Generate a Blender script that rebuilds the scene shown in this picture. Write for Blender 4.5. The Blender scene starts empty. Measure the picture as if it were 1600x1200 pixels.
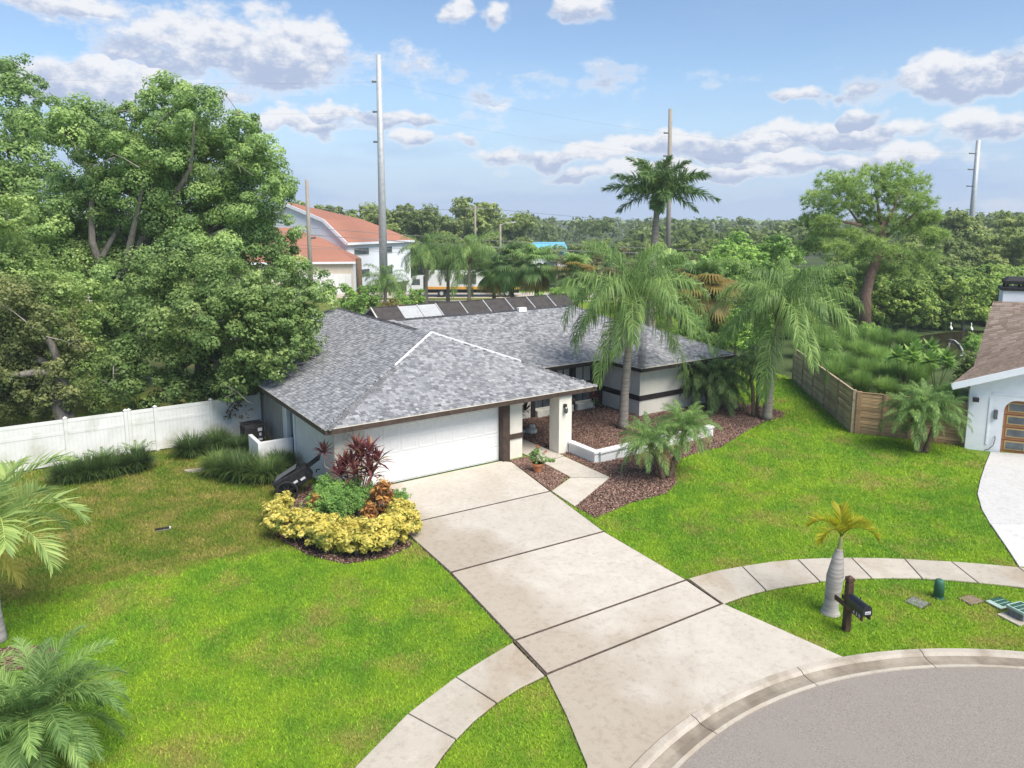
import bpy, math, random
import numpy as np
from mathutils import Vector, Matrix, Euler
random.seed(7); RNG = np.random.default_rng(7)
C = bpy.context.scene.collection
SC = bpy.context.scene
R = math.radians

# ------------------------------------------------------------------ camera
CAM_H, FPX, CYP = 9.8, 1152.0, 524.0
TH = math.atan((CYP - 342.0) / FPX)
cam = bpy.data.cameras.new('camera'); cam.sensor_width = 36; cam.lens = 36 * FPX / 1600
cam.shift_y = -(600 - CYP) / 1600; cam.clip_start = 0.3; cam.clip_end = 8000
camo = bpy.data.objects.new('camera', cam); C.objects.link(camo)
camo.location = (0, 0, CAM_H); camo.rotation_euler = (math.pi / 2 - TH, 0, 0)
SC.camera = camo
_c, _s = math.cos(TH), math.sin(TH)
def ray(x, y):
    dz = -(y - CYP) / FPX
    return ((x - 800) / FPX, _c + dz * _s, -_s + dz * _c)
def gp(x, y, z=0.0):                    # a place on the ground (or at height z)
    d = ray(x, y); t = (z - CAM_H) / d[2]
    return (d[0] * t, d[1] * t)
def at(x, y, Y):                        # a point at distance Y
    d = ray(x, y); t = Y / d[1]
    return np.array((d[0] * t, Y, CAM_H + d[2] * t))
ANG = R(33.8)                           # the house stands turned by this angle
UX, UY = math.cos(ANG), math.sin(ANG)
def W(u, v): return (u * UX - v * UY, u * UY + v * UX)
def UVc(x, y): return (x * UX + y * UY, -x * UY + y * UX)

# ------------------------------------------------------------------ light
SUN_EL, SUN_AZ = R(54), R(138)          # azimuth clockwise from +Y: from behind the camera's right
world = bpy.data.worlds.new('World'); SC.world = world; world.use_nodes = True
sun = bpy.data.lights.new('sun', 'SUN'); sun.energy = 3.1; sun.angle = R(38); sun.color = (1, 0.935, 0.84)
suno = bpy.data.objects.new('sun', sun); C.objects.link(suno)
sd = Vector((math.sin(SUN_AZ) * math.cos(SUN_EL), math.cos(SUN_AZ) * math.cos(SUN_EL), math.sin(SUN_EL)))
suno.rotation_euler = (-sd).to_track_quat('-Z', 'Y').to_euler(); suno.location = (30, -30, 60)
SKY_STRENGTH = 0.081
SC.view_settings.view_transform = 'Standard'; SC.view_settings.look = 'None'
SC.view_settings.exposure = 1.02; SC.view_settings.gamma = 1; SC.view_settings.use_curve_mapping = False
SC.cycles.max_bounces = 4; SC.cycles.diffuse_bounces = 2; SC.cycles.glossy_bounces = 2; SC.cycles.transmission_bounces = 2; SC.cycles.transparent_max_bounces = 2

def build_sky():
    nt = world.node_tree; nt.nodes.clear()
    def n(t, **k):
        a = nt.nodes.new(t)
        for q, w in k.items(): setattr(a, q, w)
        return a
    L = nt.links.new
    def val(sock, v):
        if hasattr(v, 'is_output'): L(v, sock)
        else: sock.default_value = v
    def m(op, a, b=0.0, c=0.0, clamp=False):
        x = n('ShaderNodeMath', operation=op, use_clamp=clamp)
        val(x.inputs[0], a); val(x.inputs[1], b); val(x.inputs[2], c); return x.outputs[0]
    def vm(op, a, b):
        x = n('ShaderNodeVectorMath', operation=op); val(x.inputs[0], a); val(x.inputs[1], b); return x
    out = n('ShaderNodeOutputWorld'); bg = n('ShaderNodeBackground'); bg.inputs[1].default_value = SKY_STRENGTH
    sky = n('ShaderNodeTexSky', sky_type='NISHITA'); sky.sun_disc = False
    sky.sun_elevation = SUN_EL; sky.sun_rotation = SUN_AZ; sky.altitude = 0
    sky.air_density = 1.0; sky.dust_density = 0.2; sky.ozone_density = 3.0
    tc = n('ShaderNodeTexCoord'); sp = n('ShaderNodeSeparateXYZ'); L(tc.outputs['Generated'], sp.inputs[0])
    az = m('ARCTAN2', sp.outputs[0], sp.outputs[1]); el = m('ARCSINE', sp.outputs[2])
    cb = n('ShaderNodeCombineXYZ'); L(az, cb.inputs[0]); L(el, cb.inputs[1]); P = cb.outputs[0]
    # clouds in view: x, y, half width, half height as seen, plus flat bases
    cl = [(375, 62, 270, 66), (190, 118, 200, 44), (735, 16, 42, 26), (895, 8, 56, 24), (600, 178, 160, 20),
          (440, 190, 120, 18), (662, 214, 64, 18), (1480, 108, 130, 36), (1590, 85, 80, 36), (1262, 144, 56, 20),
          (1348, 177, 40, 18), (1300, 205, 180, 22), (1560, 190, 100, 30), (1110, 222, 170, 24), (880, 240, 190, 22),
          (1340, 248, 220, 18), (60, 6, 140, 18), (1040, 268, 260, 14)]
    wn = n('ShaderNodeTexNoise', noise_dimensions='2D'); L(P, wn.inputs['Vector']); wn.inputs['Scale'].default_value = 14; wn.inputs['Detail'].default_value = 3
    PW = n('ShaderNodeVectorMath', operation='MULTIPLY_ADD'); L(wn.outputs[1], PW.inputs[0]); PW.inputs[1].default_value = (.13, .05, 0); 
    ofs = vm('SUBTRACT', P, (.065, .025, 0)).outputs[0]; L(ofs, PW.inputs[2]); PWo = PW.outputs[0]
    mask = None; height = None
    for i, (px, py, w, h) in enumerate(cl):
        d = ray(px, py + h * 0.25); a0 = math.atan2(d[0], d[1]); e0 = math.asin(d[2] / math.sqrt(sum(q * q for q in d)))
        sx, sy = 1170 / w / math.cos(a0), 1170 / h
        v_ = n('ShaderNodeVectorMath', operation='MULTIPLY_ADD'); L(PWo, v_.inputs[0]); v_.inputs[1].default_value = (sx, sy, 0); v_.inputs[2].default_value = (-a0 * sx, -e0 * sy, 0)
        ln = vm('LENGTH', v_.outputs[0], (0, 0, 0)).outputs[1]
        hi = m('MULTIPLY_ADD', el, sy, -e0 * sy)
        if mask is None: mask, height = ln, hi
        else:
            nearer = m('LESS_THAN', ln, mask); mx_ = n('ShaderNodeMix', data_type='FLOAT'); L(nearer, mx_.inputs[0]); L(height, mx_.inputs[2]); L(hi, mx_.inputs[3]); height = mx_.outputs[0]
            mask = m('MINIMUM', mask, ln)
    mask = m('SUBTRACT', 1.0, mask)
    def noise(scale, detail, rough, loc=(0, 0, 0), sc=(1, 1, 1)):
        mp = n('ShaderNodeMapping'); L(P, mp.inputs[0]); mp.inputs['Location'].default_value = loc; mp.inputs['Scale'].default_value = sc
        x = n('ShaderNodeTexNoise', noise_dimensions='2D'); L(mp.outputs[0], x.inputs['Vector']); x.inputs['Scale'].default_value = scale
        x.inputs['Detail'].default_value = detail; x.inputs['Roughness'].default_value = rough
        return x.outputs[0]
    f1 = noise(9, 5, 0.62, sc=(1, 2.0, 1)); f2 = noise(34, 4, 0.62, (3, 1, 0), (1, 1.7, 1))
    wide = noise(2.6, 3, 0.5, (5, 2, 0), (1, 3.2, 1))
    generic = m('MULTIPLY', m('SUBTRACT', wide, 0.66), 3.0)
    msk = m('MAXIMUM', mask, m('MINIMUM', generic, 0.35))
    dens = m('ADD', m('ADD', m('MULTIPLY', msk, 1.9), m('MULTIPLY', m('SUBTRACT', f1, 0.5), 2.3)), m('MULTIPLY', m('SUBTRACT', f2, 0.5), 1.0))
    def sstep(x, lo, hi):
        r = n('ShaderNodeMapRange', interpolation_type='SMOOTHSTEP'); val(r.inputs[0], x)
        r.inputs[1].default_value = lo; r.inputs[2].default_value = hi; return r.outputs[0]
    cover = m('MULTIPLY', sstep(dens, 0.02, 0.85), 0.94)
    veil = m('ADD', m('MULTIPLY', sstep(noise(3.2, 5, 0.6, (1, 8, 0), (1, 4.5, 1)), 0.40, 0.75), m('MULTIPLY', sstep(el, 0.42, 0.02), 0.35)), m('MULTIPLY', sstep(el, 0.20, 0.0), 0.93), 0, True)
    lit = sstep(m('ADD', height, m('MULTIPLY', m('SUBTRACT', f2, 0.5), 2.4)), -0.55, 0.55)
    lit = m('MAXIMUM', lit, sstep(dens, 0.9, 0.2))
    k = 1.0 / (SKY_STRENGTH * 2 ** SC.view_settings.exposure)
    cc = n('ShaderNodeMix', data_type='RGBA'); L(lit, cc.inputs[0])
    cc.inputs[6].default_value = (0.47 * k, 0.55 * k, 0.74 * k, 1); cc.inputs[7].default_value = (0.93 * k, 0.935 * k, 0.96 * k, 1)
    up = sstep(el, -0.06, -0.03)
    mv = n('ShaderNodeMix', data_type='RGBA'); L(m('MULTIPLY', veil, up), mv.inputs[0]); L(sky.outputs[0], mv.inputs[6])
    mv.inputs[7].default_value = (0.47 * k, 0.62 * k, 0.86 * k, 1)
    mx = n('ShaderNodeMix', data_type='RGBA'); L(m('MULTIPLY', cover, up), mx.inputs[0]); L(mv.outputs[2], mx.inputs[6]); L(cc.outputs[2], mx.inputs[7])
    L(mx.outputs[2], bg.inputs[0]); L(bg.outputs[0], out.inputs[0])
build_sky()

# ------------------------------------------------------------------ materials
MATS = {}
def newmat(name):
    m = bpy.data.materials.new(name); m.use_nodes = True; MATS[name] = m
    return m, m.node_tree, m.node_tree.nodes['Principled BSDF']
def nn(nt, t, ins=None, **k):
    a = nt.nodes.new(t)
    for q, w in k.items(): setattr(a, q, w)
    for q, w in (ins or {}).items():
        if hasattr(w, 'is_output'): nt.links.new(w, a.inputs[q])
        else: a.inputs[q].default_value = w
    return a
def c4(c): return (c[0], c[1], c[2], 1)
def ramp(nt, fac, stops):
    r = nn(nt, 'ShaderNodeValToRGB', {0: fac}); e = r.color_ramp.elements
    while len(e) < len(stops): e.new(0.5)
    for i, (p, c) in enumerate(stops): e[i].position = p; e[i].color = c4(c)
    return r.outputs[0]
def mixc(nt, f, a, b, blend='MIX'):
    x = nn(nt, 'ShaderNodeMix', data_type='RGBA', blend_type=blend)
    for i, w in ((0, f), (6, a), (7, b)):
        if hasattr(w, 'is_output'): nt.links.new(w, x.inputs[i])
        else: x.inputs[i].default_value = c4(w) if isinstance(w, tuple) else w
    return x.outputs[2]
def tnoise(nt, vec, scale, detail=4, rough=0.55):
    return nn(nt, 'ShaderNodeTexNoise', {'Vector': vec, 'Scale': scale, 'Detail': detail, 'Roughness': rough}).outputs[0]
def smat(name, c1, c2, scale=4.0, rough=0.7, bump=0.0, bscale=40.0, lo=0.35, hi=0.65, spec=0.3, stretch=None, metal=0.0, c3=None, s3=1.0, ovar=0.0):
    m, nt, b = newmat(name)
    tc = nn(nt, 'ShaderNodeTexCoord').outputs['Object']
    if stretch: tc = nn(nt, 'ShaderNodeMapping', {0: tc, 'Scale': stretch}).outputs[0]
    col = ramp(nt, tnoise(nt, tc, scale, 6), [(lo, c1), (hi, c2)])
    if c3:
        f = ramp(nt, tnoise(nt, tc, s3, 5), [(0.5, (0, 0, 0)), (0.72, (1, 1, 1))])
        col = mixc(nt, f, col, c3)
    if ovar:
        hs = nn(nt, 'ShaderNodeHueSaturation', {'Color': col}); v = nn(nt, 'ShaderNodeMapRange', {0: nn(nt, 'ShaderNodeObjectInfo').outputs['Random'], 3: 1 - ovar, 4: 1 + ovar}); nt.links.new(v.outputs[0], hs.inputs['Value']); col = hs.outputs[0]
    nt.links.new(col, b.inputs['Base Color'])
    b.inputs['Roughness'].default_value = rough; b.inputs['Specular IOR Level'].default_value = spec; b.inputs['Metallic'].default_value = metal
    if bump:
        bp = nn(nt, 'ShaderNodeBump', {'Strength': bump, 'Distance': 0.02, 'Height': tnoise(nt, tc, bscale, 4)})
        nt.links.new(bp.outputs[0], b.inputs['Normal'])
    return m
def leafmat(name, stops, rough=0.5, trans=0.48, spec=0.35, objvar=0.25):
    m, nt, b = newmat(name)
    a = nn(nt, 'ShaderNodeAttribute', attribute_name='tint').outputs['Fac']
    if stops[0][1][1] > max(stops[0][1][0], stops[0][1][2]):     # natural greens are rather greyish
        stops = [(p, tuple(1.38 * (c[i] * .80 + .20 * (c[0] * .3 + c[1] * .6 + c[2] * .1)) for i in range(3))) for p, c in stops]
    col = ramp(nt, a, stops)
    oi = nn(nt, 'ShaderNodeObjectInfo').outputs['Random']
    hs = nn(nt, 'ShaderNodeHueSaturation', {'Color': col})
    v = nn(nt, 'ShaderNodeMapRange', {0: oi, 3: 1 - objvar, 4: 1 + objvar}); nt.links.new(v.outputs[0], hs.inputs['Value'])
    hv = nn(nt, 'ShaderNodeMapRange', {0: oi, 3: 0.5 + 0.03 * objvar, 4: 0.5 - 0.05 * objvar}); nt.links.new(hv.outputs[0], hs.inputs['Hue'])
    nt.links.new(hs.outputs[0], b.inputs['Base Color']); b.inputs['Roughness'].default_value = rough
    b.inputs['Specular IOR Level'].default_value = spec
    t = nn(nt, 'ShaderNodeBsdfTranslucent'); nt.links.new(hs.outputs[0], t.inputs[0])
    mx = nn(nt, 'ShaderNodeMixShader', {0: trans}); nt.links.new(b.outputs[0], mx.inputs[1]); nt.links.new(t.outputs[0], mx.inputs[2])
    nt.links.new(mx.outputs[0], nt.nodes['Material Output'].inputs[0])
    return m
def grassmat(name, blade):
    m, nt, b = newmat(name)
    tc = nn(nt, 'ShaderNodeTexCoord').outputs['Object']
    big = tnoise(nt, tc, 0.28, 4); mid = tnoise(nt, tc, 1.1, 5, 0.6); fine = tnoise(nt, tc, 14, 4, 0.7)
    col = ramp(nt, nn(nt, 'ShaderNodeMath', {0: mid, 1: .55, 2: nn(nt, 'ShaderNodeMath', {0: big, 1: .6}, operation='MULTIPLY').outputs[0]}, operation='MULTIPLY_ADD').outputs[0], [(0.32, (0.125, 0.285, 0.032)), (0.5, (0.215, 0.40, 0.038)), (0.66, (0.335, 0.50, 0.042))])
    straw = ramp(nt, tnoise(nt, nn(nt, 'ShaderNodeMapping', {0: tc, 'Location': (31, 7, 0)}).outputs[0], 0.55, 6, 0.7), [(0.50, (0, 0, 0)), (0.69, (0.8, 0.8, 0.8))])
    col = mixc(nt, straw, col, (0.46, 0.37, 0.13))
    # the unwatered strip beside the white fence
    sp = nn(nt, 'ShaderNodeSeparateXYZ', {0: tc})
    def mm(op, a, bb, cc=0.0): 
        x = nn(nt, 'ShaderNodeMath', operation=op)
        for i, w in enumerate((a, bb, cc)):
            if hasattr(w, 'is_output'): nt.links.new(w, x.inputs[i])
            else: x.inputs[i].default_value = w
        return x.outputs[0]
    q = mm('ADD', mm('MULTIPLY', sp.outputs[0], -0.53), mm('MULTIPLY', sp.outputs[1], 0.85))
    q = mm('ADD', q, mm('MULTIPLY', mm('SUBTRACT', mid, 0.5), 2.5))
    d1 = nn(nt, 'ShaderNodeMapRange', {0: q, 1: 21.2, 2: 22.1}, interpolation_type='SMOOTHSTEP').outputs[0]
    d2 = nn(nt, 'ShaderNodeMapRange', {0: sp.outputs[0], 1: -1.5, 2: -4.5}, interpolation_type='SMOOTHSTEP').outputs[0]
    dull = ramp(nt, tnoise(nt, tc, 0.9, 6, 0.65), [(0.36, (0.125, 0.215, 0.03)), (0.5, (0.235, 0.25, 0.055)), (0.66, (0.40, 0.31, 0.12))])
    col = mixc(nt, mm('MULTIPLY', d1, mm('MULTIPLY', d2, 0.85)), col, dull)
    col = mixc(nt, 0.55, col, ramp(nt, fine, [(0.3, (0.45, 0.5, 0.4)), (0.7, (1.35, 1.3, 1.2))]), 'MULTIPLY')
    if blade:
        a = nn(nt, 'ShaderNodeAttribute', attribute_name='tint').outputs['Fac']
        col = mixc(nt, 0.8, col, ramp(nt, a, [(0.0, (0.6, 0.68, 0.6)), (0.5, (1.1, 1.15, 1.0)), (1.0, (1.5, 1.48, 1.3))]), 'MULTIPLY')
    else:
        col = mixc(nt, 1.0, col, (0.62, 0.62, 0.6), 'MULTIPLY')
    nt.links.new(col, b.inputs['Base Color']); b.inputs['Roughness'].default_value = 0.7; b.inputs['Specular IOR Level'].default_value = 0.15
    if blade:
        t = nn(nt, 'ShaderNodeBsdfTranslucent'); nt.links.new(col, t.inputs[0])
        mx = nn(nt, 'ShaderNodeMixShader', {0: 0.35}); nt.links.new(b.outputs[0], mx.inputs[1]); nt.links.new(t.outputs[0], mx.inputs[2])
        nt.links.new(mx.outputs[0], nt.nodes['Material Output'].inputs[0])
    else:
        bp = nn(nt, 'ShaderNodeBump', {'Strength': 0.8, 'Distance': 0.05, 'Height': tnoise(nt, tc, 22, 5, 0.7)})
        nt.links.new(bp.outputs[0], b.inputs['Normal'])
    return m
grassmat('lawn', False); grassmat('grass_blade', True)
def concretemat(name, c1, c2, stain, lo=0.48, hi=0.60, ss=0.35):
    m, nt, b = newmat(name)
    tc = nn(nt, 'ShaderNodeTexCoord').outputs['Object']
    col = ramp(nt, tnoise(nt, tc, 1.3, 6, 0.6), [(0.3, c1), (0.7, c2)])
    f = ramp(nt, tnoise(nt, nn(nt, 'ShaderNodeMapping', {0: tc, 'Rotation': (0, 0, R(33)), 'Scale': (1, 0.6, 1)}).outputs[0], ss, 5, 0.5), [(lo, (0, 0, 0)), (hi, (0.75, 0.75, 0.75))])
    col = mixc(nt, f, col, stain)
    if name == 'concrete': col = stainbase(nt, col)
    col = mixc(nt, 0.5, col, ramp(nt, tnoise(nt, tc, 55, 3, 0.7), [(0.3, (0.75, 0.75, 0.75)), (0.7, (1.15, 1.15, 1.15))]), 'MULTIPLY')
    col = mixc(nt, 0.7, col, ramp(nt, tnoise(nt, tc, 6, 5, 0.7), [(0.28, (0.72, 0.70, 0.66)), (0.5, (1.0, 1.0, 1.0))]), 'MULTIPLY')
    oi = nn(nt, 'ShaderNodeObjectInfo').outputs['Random']
    hs = nn(nt, 'ShaderNodeHueSaturation', {'Color': col}); v = nn(nt, 'ShaderNodeMapRange', {0: oi, 3: 0.92, 4: 1.05}); nt.links.new(v.outputs[0], hs.inputs['Value'])
    nt.links.new(hs.outputs[0], b.inputs['Base Color']); b.inputs['Roughness'].default_value = 0.85; b.inputs['Specular IOR Level'].default_value = 0.2
    bp = nn(nt, 'ShaderNodeBump', {'Strength': 0.25, 'Distance': 0.01, 'Height': tnoise(nt, tc, 90, 3)}); nt.links.new(bp.outputs[0], b.inputs['Normal'])
    return m
def stainbase(nt, col):            # tan tide marks along the drive's lawn side
    pos = nn(nt, 'ShaderNodeNewGeometry').outputs['Position']; sp = nn(nt, 'ShaderNodeSeparateXYZ', {0: pos})
    a = nn(nt, 'ShaderNodeMath', {0: sp.outputs[0], 1: UX}, operation='MULTIPLY').outputs[0]; b = nn(nt, 'ShaderNodeMath', {0: sp.outputs[1], 1: UY, 2: a}, operation='MULTIPLY_ADD').outputs[0]
    w = nn(nt, 'ShaderNodeMath', {0: tnoise(nt, pos, .4, 2), 1: 4.5, 2: b}, operation='MULTIPLY_ADD').outputs[0]
    f = nn(nt, 'ShaderNodeMapRange', {0: w, 1: 13.5, 2: 12.4, 3: 0, 4: .72}).outputs[0]
    return mixc(nt, f, col, (0.37, 0.31, 0.235))
concretemat('concrete', (0.50, 0.45, 0.38), (0.575, 0.525, 0.45), (0.42, 0.36, 0.285), .55, .75)
concretemat('pavement_concrete', (0.44, 0.395, 0.325), (0.52, 0.47, 0.39), (0.38, 0.30, 0.215), 0.5, 0.66, 0.6)
concretemat('kerb_concrete', (0.42, 0.375, 0.31), (0.52, 0.465, 0.39), (0.30, 0.25, 0.19), 0.48, 0.66, 1.6)
concretemat('gutter_concrete', (0.29, 0.25, 0.195), (0.38, 0.33, 0.26), (0.19, 0.155, 0.115), 0.45, 0.62, 1.2)
concretemat('painted_concrete', (0.55, 0.54, 0.52), (0.60, 0.59, 0.57), (0.5, 0.48, 0.46), 0.6, 0.75, 0.8)
smat('asphalt', (0.16, 0.14, 0.12), (0.385, 0.342, 0.30), 45, 0.95, 0.6, 90, 0.2, 0.8, 0.08, c3=(0.285, 0.253, 0.222), s3=.5)
smat('forest_floor', (0.035, 0.06, 0.015), (0.07, 0.10, 0.03), .3, 0.95, 0.6, 3)
smat('joint_wood', (0.055, 0.038, 0.028), (0.13, 0.095, 0.07), 14, 0.95, 0.4, 40)
smat('soil', (0.045, 0.032, 0.022), (0.085, 0.06, 0.04), 6, 0.95, 0.6, 30)
smat('stucco', (0.69, 0.655, 0.565), (0.75, 0.715, 0.625), 2.5, 0.85, 0.25, 130)
smat('stucco_side', (0.66, 0.64, 0.57), (0.73, 0.705, 0.63), 1.5, 0.85, 0.25, 130)
smat('siding', (0.34, 0.32, 0.28), (0.44, 0.41, 0.36), 2.5, 0.8, 0.2, 60, stretch=(3, 3, .4))
smat('white_paint', (0.74, 0.74, 0.72), (0.80, 0.80, 0.78), 3, 0.5, 0.04, 60)
smat('vinyl', (0.66, 0.665, 0.63), (0.75, 0.75, 0.72), 1.2, 0.45, c3=(0.50, 0.50, 0.43), s3=0.9)
smat('white_house_paint', (0.74, 0.76, 0.80), (0.80, 0.82, 0.85), 2.5, 0.8, 0.2, 90)
smat('brown_trim', (0.050, 0.034, 0.026), (0.082, 0.058, 0.045), 5, 0.6, 0.1, 60, stretch=(1, 1, 1))
smat('dark_trim', (0.022, 0.018, 0.017), (0.038, 0.031, 0.028), 5, 0.6, 0.1, 60)
smat('drip_edge', (0.58, 0.53, 0.45), (0.66, 0.61, 0.52), 3, 0.5)
smat('ridge_white', (0.78, 0.78, 0.80), (0.84, 0.84, 0.86), 3, 0.5)
smat('roof_deck', (0.055, 0.058, 0.066), (0.085, 0.09, 0.10), 6, 0.9, 0.3, 80)
smat('brown_deck', (0.16, 0.12, 0.09), (0.24, 0.185, 0.145), 6, 0.9, 0.3, 80)
def shinglemat(name, stops):
    m, nt, b = newmat(name)
    a = nn(nt, 'ShaderNodeAttribute', attribute_name='tint').outputs['Fac']
    tc = nn(nt, 'ShaderNodeTexCoord').outputs['Object']
    col = ramp(nt, a, stops)
    col = mixc(nt, 0.6, col, ramp(nt, tnoise(nt, tc, 60, 3, 0.8), [(0.3, (0.65, 0.65, 0.67)), (0.7, (1.25, 1.25, 1.25))]), 'MULTIPLY')
    col = mixc(nt, 0.3, col, ramp(nt, tnoise(nt, tc, 0.5, 4, 0.6), [(0.3, (0.8, 0.82, 0.86)), (0.7, (1.12, 1.1, 1.08))]), 'MULTIPLY')
    nt.links.new(col, b.inputs['Base Color']); b.inputs['Roughness'].default_value = 0.85; b.inputs['Specular IOR Level'].default_value = 0.25
shinglemat('shingle', [(0.0, (0.105, 0.108, 0.118)), (0.3, (0.19, 0.193, 0.203)), (0.6, (0.28, 0.283, 0.29)), (1.0, (0.43, 0.43, 0.43))])
shinglemat('brown_shingle', [(0.0, (0.17, 0.12, 0.09)), (0.5, (0.25, 0.19, 0.15)), (1.0, (0.35, 0.28, 0.23))])
shinglemat('red_tile', [(0.0, (0.29, 0.125, 0.08)), (0.5, (0.36, 0.165, 0.11)), (1.0, (0.42, 0.22, 0.155))])
smat('glass', (0.05, 0.065, 0.075), (0.13, 0.155, 0.16), 1.5, 0.08, spec=0.6)
smat('blind', (0.36, 0.36, 0.34), (0.44, 0.44, 0.42), 3, 0.6, stretch=(1, 1, 9))
smat('black_plastic', (0.012, 0.012, 0.013), (0.028, 0.028, 0.03), 9, 0.5, 0.15, 60)
smat('grey_plastic', (0.10, 0.105, 0.11), (0.15, 0.155, 0.16), 6, 0.5)
smat('condenser', (0.05, 0.047, 0.045), (0.075, 0.07, 0.067), 5, 0.5, metal=0.3)
smat('label_white', (0.6, 0.6, 0.6), (0.72, 0.72, 0.72), 20, 0.6)
smat('terracotta', (0.36, 0.135, 0.06), (0.47, 0.2, 0.095), 5, 0.8, 0.2, 50)
smat('bark_grey', (0.13, 0.115, 0.1), (0.26, 0.235, 0.205), 5, 0.9, 0.8, 18, stretch=(2, 2, .5))
smat('palm_bark', (0.20, 0.175, 0.15), (0.33, 0.295, 0.255), 3, 0.9, 0.9, 14, stretch=(.5, .5, 5))
smat('bottle_bark', (0.30, 0.275, 0.25), (0.46, 0.43, 0.40), 2.5, 0.85, 0.7, 10, stretch=(.4, .4, 5), c3=(0.16, 0.14, 0.13), s3=1.6)
smat('fibre_bark', (0.09, 0.062, 0.04), (0.19, 0.135, 0.085), 10, 0.95, 1.0, 26)
smat('pine_bark', (0.14, 0.085, 0.06), (0.27, 0.18, 0.14), 5, 0.95, 1.0, 12, stretch=(2, 2, .7))
smat('twig', (0.2, 0.175, 0.145), (0.31, 0.28, 0.245), 8, 0.9)
smat('crownshaft', (0.25, 0.27, 0.10), (0.36, 0.33, 0.16), 4, 0.6)
smat('stalk', (0.20, 0.22, 0.06), (0.28, 0.27, 0.10), 6, 0.6)
smat('fence_wood', (0.330, 0.209, 0.110), (0.510, 0.344, 0.192), 5, 0.85, 0.35, 40, stretch=(0.5, 6, 6), c3=(0.246, 0.166, 0.100), s3=0.8, ovar=.28)
smat('fence_wood_grey', (0.341, 0.256, 0.174), (0.566, 0.439, 0.305), 5, 0.85, 0.35, 40, stretch=(0.5, 6, 6), c3=(0.205, 0.161, 0.112), s3=0.9, ovar=.28)
smat('post_wood', (0.052, 0.028, 0.019), (0.098, 0.056, 0.038), 7, 0.7, 0.3, 40, stretch=(3, 3, .6))
smat('mail_black', (0.010, 0.013, 0.018), (0.02, 0.024, 0.03), 8, 0.35, spec=0.5)
smat('pedestal_green', (0.035, 0.115, 0.072), (0.055, 0.155, 0.098), 5, 0.5)
smat('lid_green', (0.02, 0.085, 0.058), (0.035, 0.115, 0.08), 8, 0.5)
smat('lid_pale', (0.32, 0.44, 0.38), (0.42, 0.53, 0.47), 8, 0.5)
smat('lid_brown', (0.20, 0.14, 0.115), (0.29, 0.21, 0.175), 12, 0.85, 0.3, 60)
smat('lid_grey', (0.13, 0.13, 0.14), (0.24, 0.235, 0.23), 14, 0.8, 0.4, 40)
smat('door_wood', (0.30, 0.125, 0.045), (0.41, 0.19, 0.08), 4, 0.5, 0.1, 40, stretch=(.6, 1, 8))
smat('door_rail', (0.42, 0.29, 0.12), (0.52, 0.38, 0.18), 6, 0.5)
smat('steel', (0.40, 0.42, 0.43), (0.50, 0.52, 0.53), 2, 0.5, metal=0.2)
smat('pole_wood', (0.24, 0.215, 0.18), (0.34, 0.31, 0.265), 4, 0.9, stretch=(4, 4, .4))
smat('wire', (0.16, 0.165, 0.17), (0.22, 0.225, 0.23), 2, 0.6)
smat('mesh_screen', (0.048, 0.042, 0.04), (0.070, 0.063, 0.058), 3, 0.8)
smat('mesh_panel', (0.36, 0.37, 0.37), (0.43, 0.44, 0.44), 3, 0.7)
smat('cream_wall', (0.60, 0.53, 0.42), (0.66, 0.59, 0.48), 2, 0.85)
smat('blue_roof', (0.10, 0.36, 0.55), (0.16, 0.45, 0.64), 2, 0.5)
smat('truck_white', (0.68, 0.68, 0.68), (0.76, 0.76, 0.76), 2, 0.35, spec=0.5)
smat('truck_orange', (0.65, 0.30, 0.05), (0.72, 0.36, 0.08), 2, 0.4)
smat('tyre', (0.015, 0.015, 0.015), (0.03, 0.03, 0.03), 8, 0.85)
smat('stone', (0.26, 0.235, 0.17), (0.38, 0.35, 0.27), 6, 0.9, 0.5, 20)
smat('stone_white', (0.55, 0.54, 0.5), (0.7, 0.69, 0.65), 9, 0.85, 0.3, 30)
smat('hose_white', (0.5, 0.5, 0.48), (0.6, 0.6, 0.57), 4, 0.5)
smat('spathe', (0.40, 0.30, 0.19), (0.5, 0.4, 0.27), 5, 0.8)
m_, nt_, b_ = newmat('pond_water'); b_.inputs['Base Color'].default_value = (0.035, 0.03, 0.018, 1); b_.inputs['Roughness'].default_value = 0.08
bp_ = nn(nt_, 'ShaderNodeBump', {'Strength': 0.12, 'Distance': 0.05, 'Height': tnoise(nt_, nn(nt_, 'ShaderNodeTexCoord').outputs['Object'], 2.2, 4)}); nt_.links.new(bp_.outputs[0], b_.inputs['Normal'])
def mulchmat():
    m, nt, b = newmat('mulch')
    a = nn(nt, 'ShaderNodeAttribute', attribute_name='tint').outputs['Fac']
    nt.links.new(ramp(nt, a, [(0, (0.085, 0.043, 0.034)), (0.4, (0.24, 0.14, 0.105)), (0.7, (0.38, 0.25, 0.195)), (1, (0.58, 0.44, 0.36))]), b.inputs['Base Color'])
    b.inputs['Roughness'].default_value = 0.9; b.inputs['Specular IOR Level'].default_value = 0.15
mulchmat()
leafmat('oak_leaf', [(0, (0.084, 0.161, 0.037)), (0.5, (0.175, 0.313, 0.062)), (1, (0.339, 0.483, 0.103))])
leafmat('oak_leaf_fresh', [(0, (0.105, 0.182, 0.032)), (0.5, (0.220, 0.353, 0.060)), (1, (0.394, 0.513, 0.108))])
leafmat('oak_leaf_yellow', [(0, (0.08, 0.13, 0.028)), (0.5, (0.19, 0.235, 0.05)), (1, (0.33, 0.34, 0.085))])
leafmat('dead_leaf', [(0, (0.132, 0.072, 0.036)), (1, (0.312, 0.192, 0.108))])
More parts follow.
